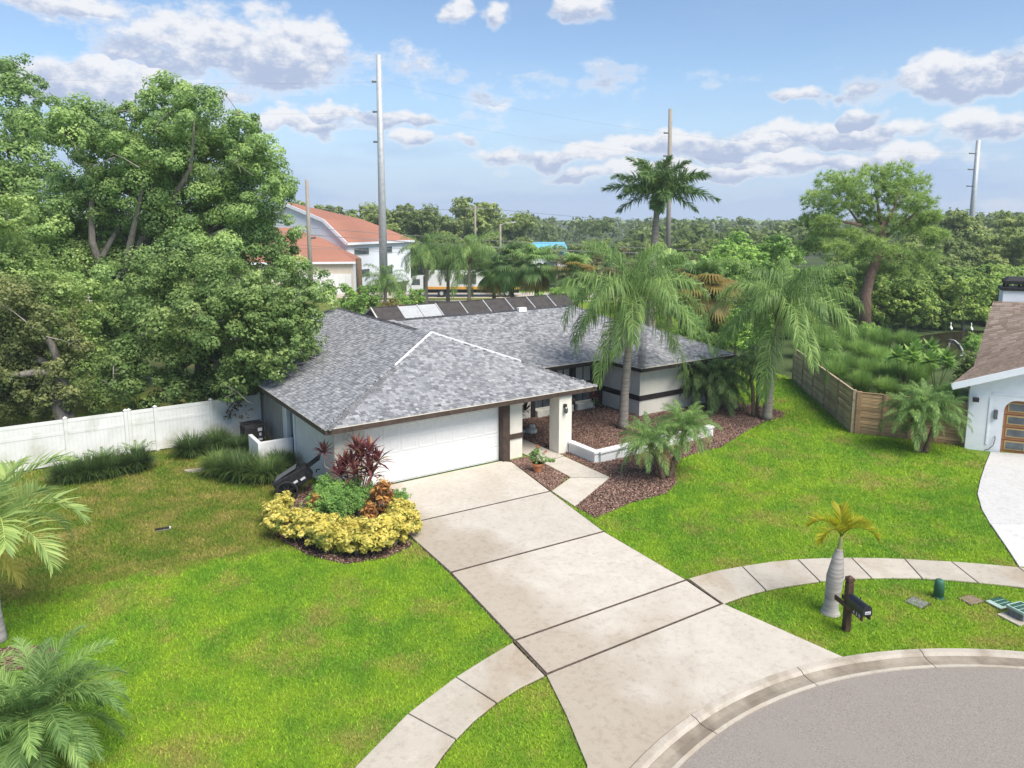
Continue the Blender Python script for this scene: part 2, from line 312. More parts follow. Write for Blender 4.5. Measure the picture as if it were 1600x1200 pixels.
leafmat('palm_leaf', [(0, (0.073, 0.165, 0.028)), (0.5, (0.148, 0.287, 0.048)), (1, (0.287, 0.435, 0.087))], objvar=0.3)
leafmat('queen_leaf', [(0, (0.075, 0.17, 0.028)), (0.5, (0.145, 0.27, 0.045)), (1, (0.27, 0.39, 0.07))], objvar=0.3)
leafmat('dark_palm_leaf', [(0, (0.057, 0.121, 0.032)), (0.5, (0.116, 0.214, 0.049)), (1, (0.222, 0.335, 0.081))])
leafmat('yellow_palm_leaf', [(0, (0.42, 0.34, 0.014)), (0.5, (0.52, 0.48, 0.02)), (1, (0.27, 0.42, 0.02))], objvar=0.12)
leafmat('straw_palm_leaf', [(0, (0.22, 0.16, 0.06)), (0.5, (0.36, 0.27, 0.08)), (1, (0.33, 0.31, 0.09))], objvar=0.2)
leafmat('pale_palm_leaf', [(0, (0.380, 0.340, 0.060)), (1, (0.500, 0.460, 0.130))], objvar=0.1)
leafmat('christmas_palm_leaf', [(0, (0.155, 0.264, 0.054)), (0.6, (0.326, 0.449, 0.085)), (1, (0.527, 0.589, 0.124))], objvar=0.15)
leafmat('gold_leaf', [(0, (0.08, 0.15, 0.012)), (0.3, (0.36, 0.34, 0.018)), (0.65, (0.64, 0.53, 0.02)), (1, (0.74, 0.66, 0.12))], objvar=0.08)
leafmat('green_shrub_leaf', [(0, (0.078, 0.186, 0.019)), (0.5, (0.155, 0.341, 0.034)), (1, (0.295, 0.496, 0.062))], objvar=0.12)
leafmat('red_leaf', [(0, (0.075, 0.022, 0.032)), (0.45, (0.22, 0.07, 0.075)), (0.85, (0.360, 0.144, 0.120)), (1, (0.576, 0.432, 0.168))], objvar=0.15)
leafmat('croton_leaf', [(0, (0.050, 0.066, 0.015)), (0.4, (0.220, 0.077, 0.018)), (0.75, (0.605, 0.275, 0.013)), (1, (0.715, 0.462, 0.033))], objvar=0.3)
leafmat('liriope', [(0, (0.034, 0.081, 0.016)), (0.5, (0.081, 0.163, 0.025)), (1, (0.178, 0.256, 0.046))], objvar=0.35)
leafmat('reed', [(0, (0.094, 0.213, 0.019)), (0.5, (0.179, 0.350, 0.028)), (1, (0.325, 0.461, 0.062))], objvar=0.15)
leafmat('wood_leaf', [(0, (0.085, 0.152, 0.026)), (0.5, (0.183, 0.271, 0.048)), (1, (0.350, 0.404, 0.081))], objvar=0.3)
leafmat('bright_leaf', [(0, (0.083, 0.192, 0.019)), (0.5, (0.186, 0.372, 0.034)), (1, (0.353, 0.534, 0.054))], objvar=0.2)
leafmat('mangrove_leaf', [(0, (0.077, 0.159, 0.021)), (0.5, (0.211, 0.350, 0.034)), (1, (0.445, 0.550, 0.059))], objvar=0.2)
leafmat('pine_needle', [(0, (0.122, 0.205, 0.037)), (0.5, (0.233, 0.369, 0.055)), (1, (0.399, 0.513, 0.094))], objvar=0.1)
leafmat('dry_bush_leaf', [(0, (0.155, 0.132, 0.070)), (0.5, (0.279, 0.240, 0.116)), (1, (0.248, 0.295, 0.093))])
leafmat('pink_petal', [(0, (0.600, 0.130, 0.100)), (1, (0.750, 0.280, 0.220))], objvar=0.05)

# ------------------------------------------------------------------ helpers
def tag(o, label=None, cat=None, group=None, kind=None):
    if label: o['label'] = label
    if cat: o['category'] = cat
    if group: o['group'] = group
    if kind: o['kind'] = kind
    return o
def thing(name, label, cat, loc=(0, 0, 0), rz=0, group=None):
    o = bpy.data.objects.new(name, None); C.objects.link(o); o.empty_display_size = 0.3
    o.location = loc; o.rotation_euler = (0, 0, rz)
    return tag(o, label, cat, group)
def link(name, me, parent=None, loc=None, rot=None, scale=None):
    o = bpy.data.objects.new(name, me); C.objects.link(o); o.parent = parent
    if loc is not None: o.location = loc
    if rot is not None: o.rotation_euler = rot
    if scale is not None: o.scale = scale if hasattr(scale, '__len__') else (scale,) * 3
    return o
def npmesh(name, V, F, mat, tint=None, smooth=False):
    """V (n,3), F (m,k) array of one face size"""
    V = np.asarray(V, np.float32); F = np.asarray(F, np.int32); k = F.shape[1]
    me = bpy.data.meshes.new(name); me.vertices.add(len(V)); me.vertices.foreach_set('co', V.ravel())
    me.loops.add(F.size); me.loops.foreach_set('vertex_index', F.ravel())
    me.polygons.add(len(F)); me.polygons.foreach_set('loop_start', np.arange(0, F.size, k, dtype=np.int32))
    if tint is not None:
        a = me.attributes.new('tint', 'FLOAT', 'POINT'); a.data.foreach_set('value', np.asarray(tint, np.float32))
    me.materials.append(MATS[mat]); me.update(calc_edges=True)
    if smooth: me.polygons.foreach_set('use_smooth', np.ones(len(F), bool))
    return me
class MB:
    def __init__(s, off=(0, 0, 0)): s.v = []; s.f = []; s.t = []; s.off = Vector(off)
    def add(s, vs, fs, tint=0.5):
        b = len(s.v); s.v += [tuple(Vector(p) - s.off) for p in vs]; s.f += [tuple(i + b for i in f) for f in fs]; s.t += [tint] * len(vs); return s
    def box(s, x0, x1, y0, y1, z0, z1, tint=0.5):
        return s.add([(x0, y0, z0), (x1, y0, z0), (x1, y1, z0), (x0, y1, z0), (x0, y0, z1), (x1, y0, z1), (x1, y1, z1), (x0, y1, z1)],
                     [(0, 3, 2, 1), (4, 5, 6, 7), (0, 1, 5, 4), (1, 2, 6, 5), (2, 3, 7, 6), (3, 0, 4, 7)], tint)
    def beam(s, a, b, w, h, tint=0.5):
        a, b = Vector(a), Vector(b); d = (b - a).normalized(); up = Vector((0, 0, 1))
        if abs(d.z) > 0.95: up = Vector((1, 0, 0))
        x = d.cross(up).normalized() * (w / 2); z = x.cross(d).normalized() * (h / 2)
        return s.add([a - x - z, a + x - z, a + x + z, a - x + z, b - x - z, b + x - z, b + x + z, b - x + z],
                     [(0, 1, 2, 3), (7, 6, 5, 4), (0, 4, 5, 1), (1, 5, 6, 2), (2, 6, 7, 3), (3, 7, 4, 0)], tint)
    def prism(s, poly, z0, z1):
        n = len(poly); zz0 = z0 if hasattr(z0, '__len__') else [z0] * n; zz1 = z1 if hasattr(z1, '__len__') else [z1] * n
        ar = sum(poly[i][0] * poly[(i + 1) % n][1] - poly[(i + 1) % n][0] * poly[i][1] for i in range(n))
        if ar < 0: poly = poly[::-1]; zz0 = zz0[::-1]; zz1 = zz1[::-1]
        vs = [(p[0], p[1], z) for p, z in zip(poly, zz0)] + [(p[0], p[1], z) for p, z in zip(poly, zz1)]
        fs = [tuple(range(n - 1, -1, -1)), tuple(range(n, 2 * n))] + [(i, (i + 1) % n, n + (i + 1) % n, n + i) for i in range(n)]
        return s.add(vs, fs)
    def tube(s, pts, rad, n=8, cap=True, tint=0.5):
        pts = [Vector(p) for p in pts]; rad = rad if hasattr(rad, '__len__') else [rad] * len(pts)
        vs = []; fs = []; ref = None
        for i, p in enumerate(pts):
            d = (pts[min(i + 1, len(pts) - 1)] - pts[max(i - 1, 0)]).normalized()
            if ref is None: ref = Vector((1, 0, 0)) if abs(d.x) < 0.8 else Vector((0, 1, 0))
            x = (ref - d * ref.dot(d)).normalized(); ref = x; y = d.cross(x)
            vs += [p + (x * math.cos(2 * math.pi * k / n) + y * math.sin(2 * math.pi * k / n)) * rad[i] for k in range(n)]
        for i in range(len(pts) - 1):
            fs += [(i * n + k, i * n + (k + 1) % n, (i + 1) * n + (k + 1) % n, (i + 1) * n + k) for k in range(n)]
        if cap: fs += [tuple(range(n - 1, -1, -1)), tuple(range((len(pts) - 1) * n, len(pts) * n))]
        return s.add(vs, fs, tint)
    def mesh(s, name, mat, smooth=False):
        me = bpy.data.meshes.new(name); me.from_pydata(s.v, [], s.f)
        a = me.attributes.new('tint', 'FLOAT', 'POINT'); a.data.foreach_set('value', s.t)
        me.materials.append(MATS[mat])
        if smooth: me.polygons.foreach_set('use_smooth', [True] * len(me.polygons))
        me.update(); return me
    def build(s, name, mat, parent=None, loc=None, rot=None, smooth=False):
        return link(name, s.mesh(name, mat, smooth), parent, loc, rot)
def bevel(o, w=0.01, seg=2):
    m = o.modifiers.new('bevel', 'BEVEL'); m.width = w; m.segments = seg; m.limit_method = 'ANGLE'; return o
def text_part(name, s, size, mat, parent, mtx):
    cu = bpy.data.curves.new('t', 'FONT'); cu.body = s; cu.size = size; cu.extrude = 0.001; cu.align_x = 'CENTER'; cu.align_y = 'CENTER'
    o = bpy.data.objects.new('t', cu); C.objects.link(o); dg = bpy.context.evaluated_depsgraph_get()
    me = bpy.data.meshes.new_from_object(o.evaluated_get(dg)); bpy.data.objects.remove(o); me.materials.clear(); me.materials.append(MATS[mat])
    t = link(name, me, parent); t.matrix_local = mtx; return t
def nrm(a): return a / (np.linalg.norm(a, axis=-1, keepdims=True) + 1e-9)
def inpoly(P, poly):
    poly = np.asarray(poly); x, y = P[:, 0], P[:, 1]; r = np.zeros(len(P), bool); j = len(poly) - 1
    for i in range(len(poly)):
        xi, yi = poly[i]; xj, yj = poly[j]
        c = ((yi > y) != (yj > y)) & (x < (xj - xi) * (y - yi) / (yj - yi + 1e-12) + xi); r ^= c; j = i
    return r

# ------------------------------------------------------------------ ground, road, pavements
def struct(o): return tag(o, kind='structure')
gm = MB().add([(-3000, -400, 0), (3000, -400, 0), (3000, 5000, 0), (-3000, 5000, 0)], [(0, 1, 2, 3)])
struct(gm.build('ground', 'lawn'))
CC = np.array((10.0, 5.35)); R_IN, R_OUT = 9.62, 10.22
def ring_pt(r, a): return (CC[0] + r * math.cos(a), CC[1] + r * math.sin(a))
road = MB()
aa = [i * 2 * math.pi / 96 for i in range(96)]
road.add([(*ring_pt(R_IN, a), 0.012) for a in aa], [tuple(range(96))])
road.add([(6, -150, .010), (14, -150, .010), (14, -1, .010), (6, -1, .010)], [(0, 1, 2, 3)])
struct(road.build('road', 'asphalt'))
kerb = struct(thing('kerb', None, None, (CC[0], CC[1], 0)))
seg = 3.05 / 9.9
profs = (('edge_strip', 'pavement_concrete', [(9.60, 0.0), (9.60, 0.034), (9.68, 0.034), (9.683, 0.0)]), ('gutter_slab', 'gutter_concrete', [(9.685, 0.0), (9.685, 0.033), (9.84, 0.016), (9.99, 0.03), (9.994, 0.0)]), ('kerb_stone', 'kerb_concrete', [(9.998, 0.0), (9.998, 0.034), (10.07, 0.08), (10.20, 0.095), (10.22, 0.0)]))
for k in range(int(math.pi * 1.15 / seg)):
    a0 = R(-12) + k * seg; n = 7
    for nm_, mt_, prof in profs:
        vs = []
        for i in range(n):
            a = a0 + 0.001 + (seg - 0.002) * i / (n - 1); vs += [(r * math.cos(a), r * math.sin(a), z) for r, z in prof]
        q = len(prof); fs = [(i * q + j, i * q + j + 1, (i + 1) * q + j + 1, (i + 1) * q + j) for i in range(n - 1) for j in range(q - 1)]
        fs += [tuple(range(q)), tuple(range((n - 1) * q + q - 1, (n - 1) * q - 1, -1))]
        MB().add(vs, fs).build(nm_, mt_, kerb)
struct(MB().add([(*ring_pt(9.58, R(-12) + i * .04), .006) for i in range(93)] + [(*ring_pt(10.23, R(-12) + i * .04), .006) for i in range(93)], [(i, i + 1, 94 + i, 93 + i) for i in range(92)]).build('kerb_bed', 'gutter_concrete'))
def slabset(name, polys, mat, z=0.045, gap=.03):
    c0 = np.mean([p for q in polys for p in q], 0); root = struct(thing(name, None, None, (c0[0], c0[1], 0)))
    for q in polys:
        ce = np.mean(q, 0); sh = [tuple(ce + (np.array(p) - ce) * (1 - gap / max(0.4, np.linalg.norm(np.array(p) - ce)))) for p in q]
        bevel(MB((c0[0], c0[1], 0)).prism(sh, -0.02, z).build('slab', mat, root), 0.008, 1)
        MB((c0[0], c0[1], 0)).prism([tuple(p) for p in q], -0.01, 0.010).build('joint_bed', 'soil', root)
    return root
ex = []                                   # where no grass grows
Ugd = lambda u, v: W(u, v)
dl = [gp(565, 768), gp(644, 817), gp(703, 897), gp(803, 1004), gp(853, 1057)]
dr = [gp(801, 727), gp(861, 769), gp(945, 832), gp(1074, 908), gp(1129, 945.5)]
dl[0] = W(9.6, 24.30); dr[0] = W(16.05, 23.95); dl[1] = W(9.45, 20.72)
drive = [[dl[i], dr[i], dr[i + 1], dl[i + 1]] for i in range(4)]
drive[0] = [dl[0], W(15.75, 24.30), dr[0], dr[1], dl[1]]
slabset('driveway', drive, 'concrete', gap=.06); ex += drive
dvo = bpy.data.objects['driveway']
for i in range(1, 5):
    a_, b_ = Vector((*dl[i], .035)), Vector((*dr[i], .035)); MB(dvo.location).beam(a_, b_, .062, .032).build('expansion_joint', 'joint_wood', dvo)
for q in (dl, dr): MB(dvo.location).beam((*q[3], .033), (*q[4], .033), .05, .03).build('expansion_joint', 'joint_wood', dvo)
MB(dvo.location).beam((*dr[0], .033), (*dr[1], .033), .03, .03).build('expansion_joint', 'joint_wood', dvo)
ap = [dl[4], dr[4], gp(1318, 1030)]
A0 = math.atan2(ap[2][1] - CC[1], ap[2][0] - CC[0]); A1 = R(180 - 33)
pts_ = []
for i in range(15):
    a = A0 + (A1 - A0) * i / 14; pts_.append(ring_pt(10.24, a))
le = [gp(918, 1200), gp(885, 1120)]
apron = [dl[4], dr[4]] + [tuple(p) for p in pts_] + [(pts_[-1][0] - 0.25, pts_[-1][1])] + le[:1] + le[1:]
mdv = (-UY, UX); pm = struct(thing('driveway_apron', None, None, (*np.mean(apron, 0), 0))); c0 = np.mean(apron, 0)
MB((c0[0], c0[1], 0)).prism([tuple(np.array(p) - np.array(mdv) * (.035 if i < 2 else 0)) for i, p in enumerate(apron)], -0.02, 0.05).build('slab', 'concrete', pm)
ex.append(apron)
# pavement right of the drive, then left of it
up_ = [(1075, 906), (1117, 894), (1159, 886.5), (1203, 879.5), (1246, 875.5), (1288, 873.5), (1330, 873), (1372, 873.5), (1413, 875), (1449, 877), (1486, 879), (1540, 883), (1591, 888), (1650, 896), (1720, 908)]
lo_ = [(1129, 946), (1163, 934), (1197, 924.5), (1239, 917), (1281, 910.5), (1321, 907), (1362, 905.5), (1402, 905.5), (1441, 906), (1482, 908.5), (1528, 912.5), (1582, 918), (1640, 926), (1700, 937), (1770, 952)]
pv = [[gp(*up_[i]), gp(*up_[i + 1]), gp(*up_[i + 2]), gp(*lo_[i + 2]), gp(*lo_[i + 1]), gp(*lo_[i])] for i in range(0, 14, 2)]
ul = [(801, 1006), (756, 1032), (712, 1060), (674, 1088), (637, 1117), (594, 1160), (553, 1203), (505, 1260), (460, 1320)]
ll = [(852, 1058), (814, 1077), (776, 1101), (742, 1129), (713, 1158), (694, 1182), (676, 1208), (640, 1265), (607, 1330)]
pv += [[gp(*ul[i]), gp(*ul[i + 1]), gp(*ul[i + 2]), gp(*ll[i + 2]), gp(*ll[i + 1]), gp(*ll[i])] for i in range(0, 8, 2)]
slabset('pavement', pv, 'pavement_concrete', gap=.022); ex += pv
wk = [[gp(881, 714), gp(953, 747), gp(891, 747), gp(848, 724)], [gp(891, 747.5), gp(953, 747.5), gp(898, 793), gp(861, 769)],
      [gp(848, 723.5), gp(881, 713.5), W(18.1, 28.9), W(16.9, 28.9)]]
slabset('walkway', wk, 'concrete'); ex += wk
rd = [(1547, 707), (1538, 728), (1530, 752), (1526, 773), (1533, 797), (1546, 820), (1572, 858), (1591, 887)]
rdv = [gp(*p) for p in rd]
joint = gp(1544, 815)
slabR = [[rdv[0], rdv[1], rdv[2], rdv[3], rdv[4], rdv[5], (24, 22.4), (31, 27.5)], [rdv[5], rdv[6], rdv[7], (22.5, 19.5), (24, 22.4)]]
slabset('neighbour_driveway', slabR, 'painted_concrete'); ex += slabR
# bark mulch beds
bed1 = [W(16.05, 24.2), gp(861, 768), gp(891, 746), gp(850, 723), W(16.9, 24.2)]
bed2 = [gp(881, 713), gp(953, 747), gp(898, 793), gp(930, 810), gp(987, 786), gp(1040, 772), gp(1058, 755), gp(1054, 733), gp(1062, 718), gp(1090, 707), gp(1125, 700),
        gp(1167, 674), gp(1195, 659), gp(1222, 652), gp(1224, 645), gp(1205, 638), gp(1165, 632), gp(1140, 625), W(31.5, 29.5), W(30.9, 26.4), W(25.3, 26.4), W(25.3, 29.1), W(18.1, 29.1)]
bed3 = [gp(415, 815), gp(430, 838), gp(480, 868), gp(540, 882), gp(605, 872), gp(646, 852), W(9.45, 20.7), W(9.6, 24.3), W(8.7, 24.4), W(8.4, 26.2), gp(470, 770)]
bed4 = [(-11.2 + 1.0 * math.cos(t), 15.3 + .5 * math.sin(t)) for t in np.linspace(0, 6.28, 14)[:-1]]
def mulch(name, poly, dens, label, seed):
    g = np.random.default_rng(seed); P = np.array(poly); lo, hi = P.min(0), P.max(0)
    n = int(dens * np.prod(hi - lo)); q = g.uniform(lo, hi, (n, 2)); q = q[inpoly(q, P)]
    for w in wk: q = q[~inpoly(q, w)]
    n = len(q); L = g.uniform(.03, .085, n); Wd = g.uniform(.015, .035, n); T = g.uniform(.006, .016, n)
    yaw = g.uniform(0, 6.28, n); pit = g.normal(0, .35, n); z = g.uniform(.012, .05, n)
    base = np.array([(-1, -1, -1), (1, -1, -1), (1, 1, -1), (-1, 1, -1), (-1, -1, 1), (1, -1, 1), (1, 1, 1), (-1, 1, 1)], float) * .5
    v = base[None] * np.stack([L, Wd, T], 1)[:, None]
    x = v[..., 0] * np.cos(pit)[:, None] - v[..., 2] * np.sin(pit)[:, None]; zz = v[..., 0] * np.sin(pit)[:, None] + v[..., 2] * np.cos(pit)[:, None]
    X = x * np.cos(yaw)[:, None] - v[..., 1] * np.sin(yaw)[:, None] + q[:, :1]; Y = x * np.sin(yaw)[:, None] + v[..., 1] * np.cos(yaw)[:, None] + q[:, 1:]
    V = np.stack([X, Y, zz + z[:, None]], -1).reshape(-1, 3)
    F = (np.array([(4, 5, 6, 7), (0, 1, 5, 4), (1, 2, 6, 5), (2, 3, 7, 6), (3, 0, 4, 7)])[None] + (np.arange(n) * 8)[:, None, None]).reshape(-1, 4)
    t = np.repeat(np.clip(g.beta(1.6, 2.2, n), 0, 1), 8)
    struct(MB((P[:, 0].mean(), P[:, 1].mean(), 0)).prism([tuple(p) for p in poly], -.01, .008).build('planting_bed', 'soil', None, (P[:, 0].mean(), P[:, 1].mean(), 0)))
    tag(link(name, npmesh(name, V, F, 'mulch', t)), label, 'mulch', kind='stuff'); ex.append(poly)
mulch('bark_mulch', bed1, 900, 'brown bark mulch under the terracotta flower pot', 1)
mulch('bark_mulch', bed2, 430, 'brown bark mulch around the low white planter wall and palms', 2)
mulch('bark_mulch', bed3, 300, 'bark mulch under the yellow shrubs beside the garage', 3)
mulch('bark_mulch', bed4, 500, 'dark mulch behind the date palm at the lawn edge', 4)
# rough ground behind the timber fence
wild = [(gp(1330, 676)[0] + .15, gp(1330, 676)[1] + .15), (gp(1239, 594)[0] + .15, gp(1239, 594)[1]), (14, 61), (60, 61), (60, 36), (26, 32), (gp(1507, 700)[0] + .4, gp(1507, 700)[1] + .5)]
struct(MB((30, 45, 0)).prism(wild, -.01, .007).build('scrub_ground', 'forest_floor', None, (30, 45, 0))); ex.append(wild)
ex.append([W(8.7, 24.45), W(17, 24.45), W(17, 23.75), W(16.1, 23.6), W(16.0, 24.0), W(9.3, 24.0)])
# lawn blades
def lawn():
    g = np.random.default_rng(5); out = []
    for (y0, y1, dens, sc) in ((8.5, 15, 1100, .8), (15, 20, 900, .9), (20, 26, 600, 1.1), (26, 34, 280, 1.4), (34, 48, 130, 1.9)):
        hw = y1 * 0.72 + 2; n = int(dens * 2 * hw * (y1 - y0)); q = g.uniform((-hw, y0), (hw, y1), (n, 2))
        out.append(np.c_[q, np.full(n, sc)])
    q = np.concatenate(out); k = np.hypot(q[:, 0] - CC[0], q[:, 1] - CC[1]) > R_OUT + .03
    k &= ~((q[:, 1] > 46) | ((q[:, 0] < -13) & (q[:, 1] > 36)))
    uv = np.c_[q[:, 0] * UX + q[:, 1] * UY, -q[:, 0] * UY + q[:, 1] * UX]
    k &= ~((uv[:, 0] > 8.7) & (uv[:, 0] < 17) & (uv[:, 1] > 24.3)) & ~((uv[:, 0] > 16) & (uv[:, 0] < 31) & (uv[:, 1] > 26.4))
    k &= ~((q[:, 0] > 19.6) & (q[:, 1] > 28.2))
    k &= ~((q[:, 0] < 15.5) & (q[:, 0] > 14) & (q[:, 1] > 46))
    q = q[k]
    for p in ex: q = q[~inpoly(q, p)]
    n = len(q); h = g.uniform(.035, .085, n) * q[:, 2] ** .6; w = g.uniform(.009, .018, n) * q[:, 2] ** 1.2; a = g.uniform(0, 6.28, n); ln = g.uniform(.2, 1.1, n) * h; b = g.uniform(0, 6.28, n)
    dx, dy = np.cos(a) * w, np.sin(a) * w
    V = np.stack([np.c_[q[:, 0] - dx, q[:, 1] - dy, np.zeros(n)], np.c_[q[:, 0] + dx, q[:, 1] + dy, np.zeros(n)],
                  np.c_[q[:, 0] + ln * np.cos(b), q[:, 1] + ln * np.sin(b), h]], 1).reshape(-1, 3)
    F = np.arange(3 * n).reshape(-1, 3); t = np.repeat(g.uniform(0, 1, n), 3)
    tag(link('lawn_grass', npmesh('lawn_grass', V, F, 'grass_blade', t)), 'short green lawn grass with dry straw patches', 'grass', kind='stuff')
lawn()

# ------------------------------------------------------------------ the house
HO = (14.0, 30.0, 0.0)                    # origin of the house in its own u, v axes
house = thing('house', 'white single storey house with grey shingle roof and double garage', 'house', (*W(14, 30), 0), ANG)
def HB(): return MB(HO)
class Roof:
    def __init__(s, planes): s.p = planes     # plane: origin, along, inward, slope, z at eave, length
    def z(s, P): return np.min([ze + k * ((P[:, 0] - o[0]) * n[0] + (P[:, 1] - o[1]) * n[1]) for (o, e, n, k, ze, ln) in s.p], 0)
ZG, ZM = 2.75, 2.68
RG, RM = 4.85, 4.85
def hip(u0, u1, v0, v1, ze, kl, kr, kf, kb):
    return Roof([((u0, v1), (0, -1), (1, 0), kl, ze, v1 - v0), ((u1, v0), (0, 1), (-1, 0), kr, ze, v1 - v0),
                 ((u0, v0), (1, 0), (0, 1), kf, ze, u1 - u0), ((u1, v1), (-1, 0), (0, -1), kb, ze, u1 - u0)])
GU0, GU1, GV0, GV1, GUR, GVA, GVB = 8.19, 20.14, 23.6, 44.6, 14.85, 28.55, 39.8
dz = RG - ZG
roofG = hip(GU0, GU1, GV0, GV1, ZG, dz / (GUR - GU0), dz / (GU1 - GUR), dz / (GVA - GV0), dz / (GV1 - GVB))
MU1, MV0, MV1 = 31.6, 28.3, 38.5; km = (RM - ZM) / 5.1
roofM = hip(14.4, MU1, MV0, MV1, ZM, 5.0, km, km, km)
roofW = hip(24.58, 31.42, 25.5, 36.0, ZM, km, km, km, km)
ROOFS = [roofG, roofM, roofW]
roof = HB()
def deck(mb, u0, u1, v0, v1, ze, zr, a, b):   # a, b ridge ends
    vs = [(u0, v0, ze), (u1, v0, ze), (u1, v1, ze), (u0, v1, ze), (a[0], a[1], zr), (b[0], b[1], zr)]
    if abs(a[0] - b[0]) < 1e-6: fs = [(0, 1, 4), (1, 2, 5, 4), (2, 3, 5), (3, 0, 4, 5)]
    else: fs = [(0, 1, 5, 4), (1, 2, 5), (2, 3, 4, 5), (3, 0, 4)]
    mb.add(vs, fs + [(3, 2, 1, 0)])
deck(roof, GU0, GU1, GV0, GV1, ZG, RG, (GUR, GVA), (GUR, GVB))
deck(roof, 14.86, MU1, MV0, MV1, ZM, RM - .004, (14.88, 33.4), (26.5, 33.4))
kw = 3.42 * km
deck(roof, 24.58, 31.42, 25.5, 36.0, ZM, ZM + kw, (28.0, 28.92), (28.0, 32.58))
roof = roof.build('roof', 'roof_deck', house)
SH = []
def shingles(rf, idx, expo=0.135, wmin=.10, wmax=.23, g=np.random.default_rng(11)):
    o, e, n, k, ze, ln = rf.p[idx]; cs = 1 / math.sqrt(1 + k * k); o = np.array(o); e = np.array(e); n = np.array(n)
    d = -0.02; row = 0
    while d < 8:
        a = -g.uniform(0, .3)
        while a < ln:
            w = g.uniform(wmin, wmax)
            P = (o + e * (a + w / 2) + n * (d + expo * cs * .5))[None]
            zz = ze + k * (d + expo * cs * .5)
            if zz <= rf.z(P)[0] + .012 and all(zz >= r.z(P)[0] - .012 for r in ROOFS if r is not rf): SH.append((idx, id(rf), o, e, n, k, ze, a, w, d, expo * cs, g.random(), .010 + .012 * (g.random() < .45)))
            a += w
        d += expo * cs; row += 1
for i in (0, 2, 1): shingles(roofG, i)
for i in (2, 1): shingles(roofM, i)
for i in (0, 2, 1): shingles(roofW, i)
def shade(r): return float(np.clip(0.5 + (r - .5) * .6 + random.gauss(0, .05), 0, 1))
# the 300 shingles that show largest (lowest courses of the garage front) are single pieces
front = [s for s in SH if s[1] == id(roofG) and s[0] == 2]
front.sort(key=lambda s: s[9]); single = front[:300]; sids = set(map(id, single))
unit = []
for q in range(10):
    b_ = MB().add([(0, 0, 1), (1, 0, 1), (1, 1, .25), (0, 1, .25), (0, 0, 0), (1, 0, 0)], [(0, 1, 2, 3), (4, 5, 1, 0), (4, 0, 3), (5, 2, 1)], q / 9)
    unit.append(b_.mesh('shingle', 'shingle'))
for s in single:
    _, _, o, e, n, k, ze, a, w, d, ed, r, t = s
    p = o + e * a + n * d; L_ = math.sqrt(1 + k * k)
    link('shingle', unit[int(shade(r) * 9.99)], roof, (p[0] - HO[0], p[1] - HO[1], ze + k * d + .004), (math.atan(k), 0, 0), (w - .006, ed * L_ * 1.12, t))
V, F, T = [], [], []
for s in SH:
    if id(s) in sids: continue
    _, _, o, e, n, k, ze, a, w, d, ed, r, t = s; b = len(V)
    def pt(aa, dd, h): p = o + e * aa + n * dd; V.append((p[0] - HO[0], p[1] - HO[1], ze + k * dd + .004 + h))
    a1 = a + w - .006; d1 = d + ed * 1.12
    pt(a, d, t); pt(a1, d, t); pt(a1, d1, t * .25); pt(a, d1, t * .25); pt(a, d, 0); pt(a1, d, 0)
    F += [(b, b + 1, b + 2, b + 3), (b + 4, b + 5, b + 1, b), (b + 4, b, b + 3, b + 3), (b + 5, b + 2, b + 1, b + 1)]; T += [shade(r)] * 6
me = bpy.data.meshes.new('shingle_courses'); me.from_pydata(V, [], [tuple(dict.fromkeys(f)) for f in F])
at_ = me.attributes.new('tint', 'FLOAT', 'POINT'); at_.data.foreach_set('value', T); me.materials.append(MATS['shingle'])
tag(link('shingle_courses', me, roof), kind='stuff')
# hip and ridge caps
def caps(a, b, tintf, w=.17, ln=.26, name='ridge_cap', mat='shingle', t0=0, t1=1):
    a, b = Vector(a), Vector(b); D = (b - a).length; n = int(D / ln); d = (b - a) / D
    x = d.cross(Vector((0, 0, 1))).normalized()
    for i in range(n):
        if not t0 <= i / n < t1: continue
        p = a + d * (i * ln); q = p + d * (ln * 1.08); dn = Vector((0, 0, -w * .36)); up = Vector((0, 0, .035)); u2 = Vector((0, 0, .022))
        MB(HO).add([p - x * w + dn + up, p + up, p + x * w + dn + up, q - x * w + dn + u2, q + u2, q + x * w + dn + u2], [(0, 1, 4, 3), (1, 2, 5, 4), (0, 3, 4, 1), (1, 4, 5, 2)], tintf()).build(name, mat, roof)
G0, G1 = (GUR, GVA, RG), (GUR, GVB, RG)
lt = lambda: random.uniform(.45, .95); dk = lambda: random.uniform(0, .25)
def lerp(a, b, t): return tuple(a[i] + (b[i] - a[i]) * t for i in range(3))
cl_, cr_ = (GU0, GV0, ZG), (GU1, GV0, ZG)
caps(cl_, lerp(cl_, G0, .60), lt, w=.2); caps(cr_, lerp(cr_, G0, .45), lt)
caps(lerp(G0, G1, .12), G1, dk); caps((15.4, 33.4, RM), (26.5, 33.4, RM), dk)
caps((MU1, MV0, ZM), (26.5, 33.4, RM), lt); caps((24.58, 25.5, ZM), (28, 28.92, ZM + kw), lt); caps((31.42, 25.5, ZM), (28, 28.92, ZM + kw), lt)
for q, t0 in ((cl_, .60), (cr_, .45)):
    a = Vector(lerp(q, G0, t0)); b = Vector(G0); x = (b - a).normalized().cross(Vector((0, 0, 1))).normalized() * .035
    z1, z0 = Vector((0, 0, .062)), Vector((0, 0, -.01))
    MB(HO).add([a - x + z0, a + x + z0, a + x + z1, a - x + z1, b - x + z0, b + x + z0, b + x + z1, b - x + z1],
               [(0, 1, 2, 3), (7, 6, 5, 4), (0, 4, 5, 1), (1, 5, 6, 2), (2, 6, 7, 3), (3, 7, 4, 0)]).build('ridge_flashing', 'ridge_white', roof)
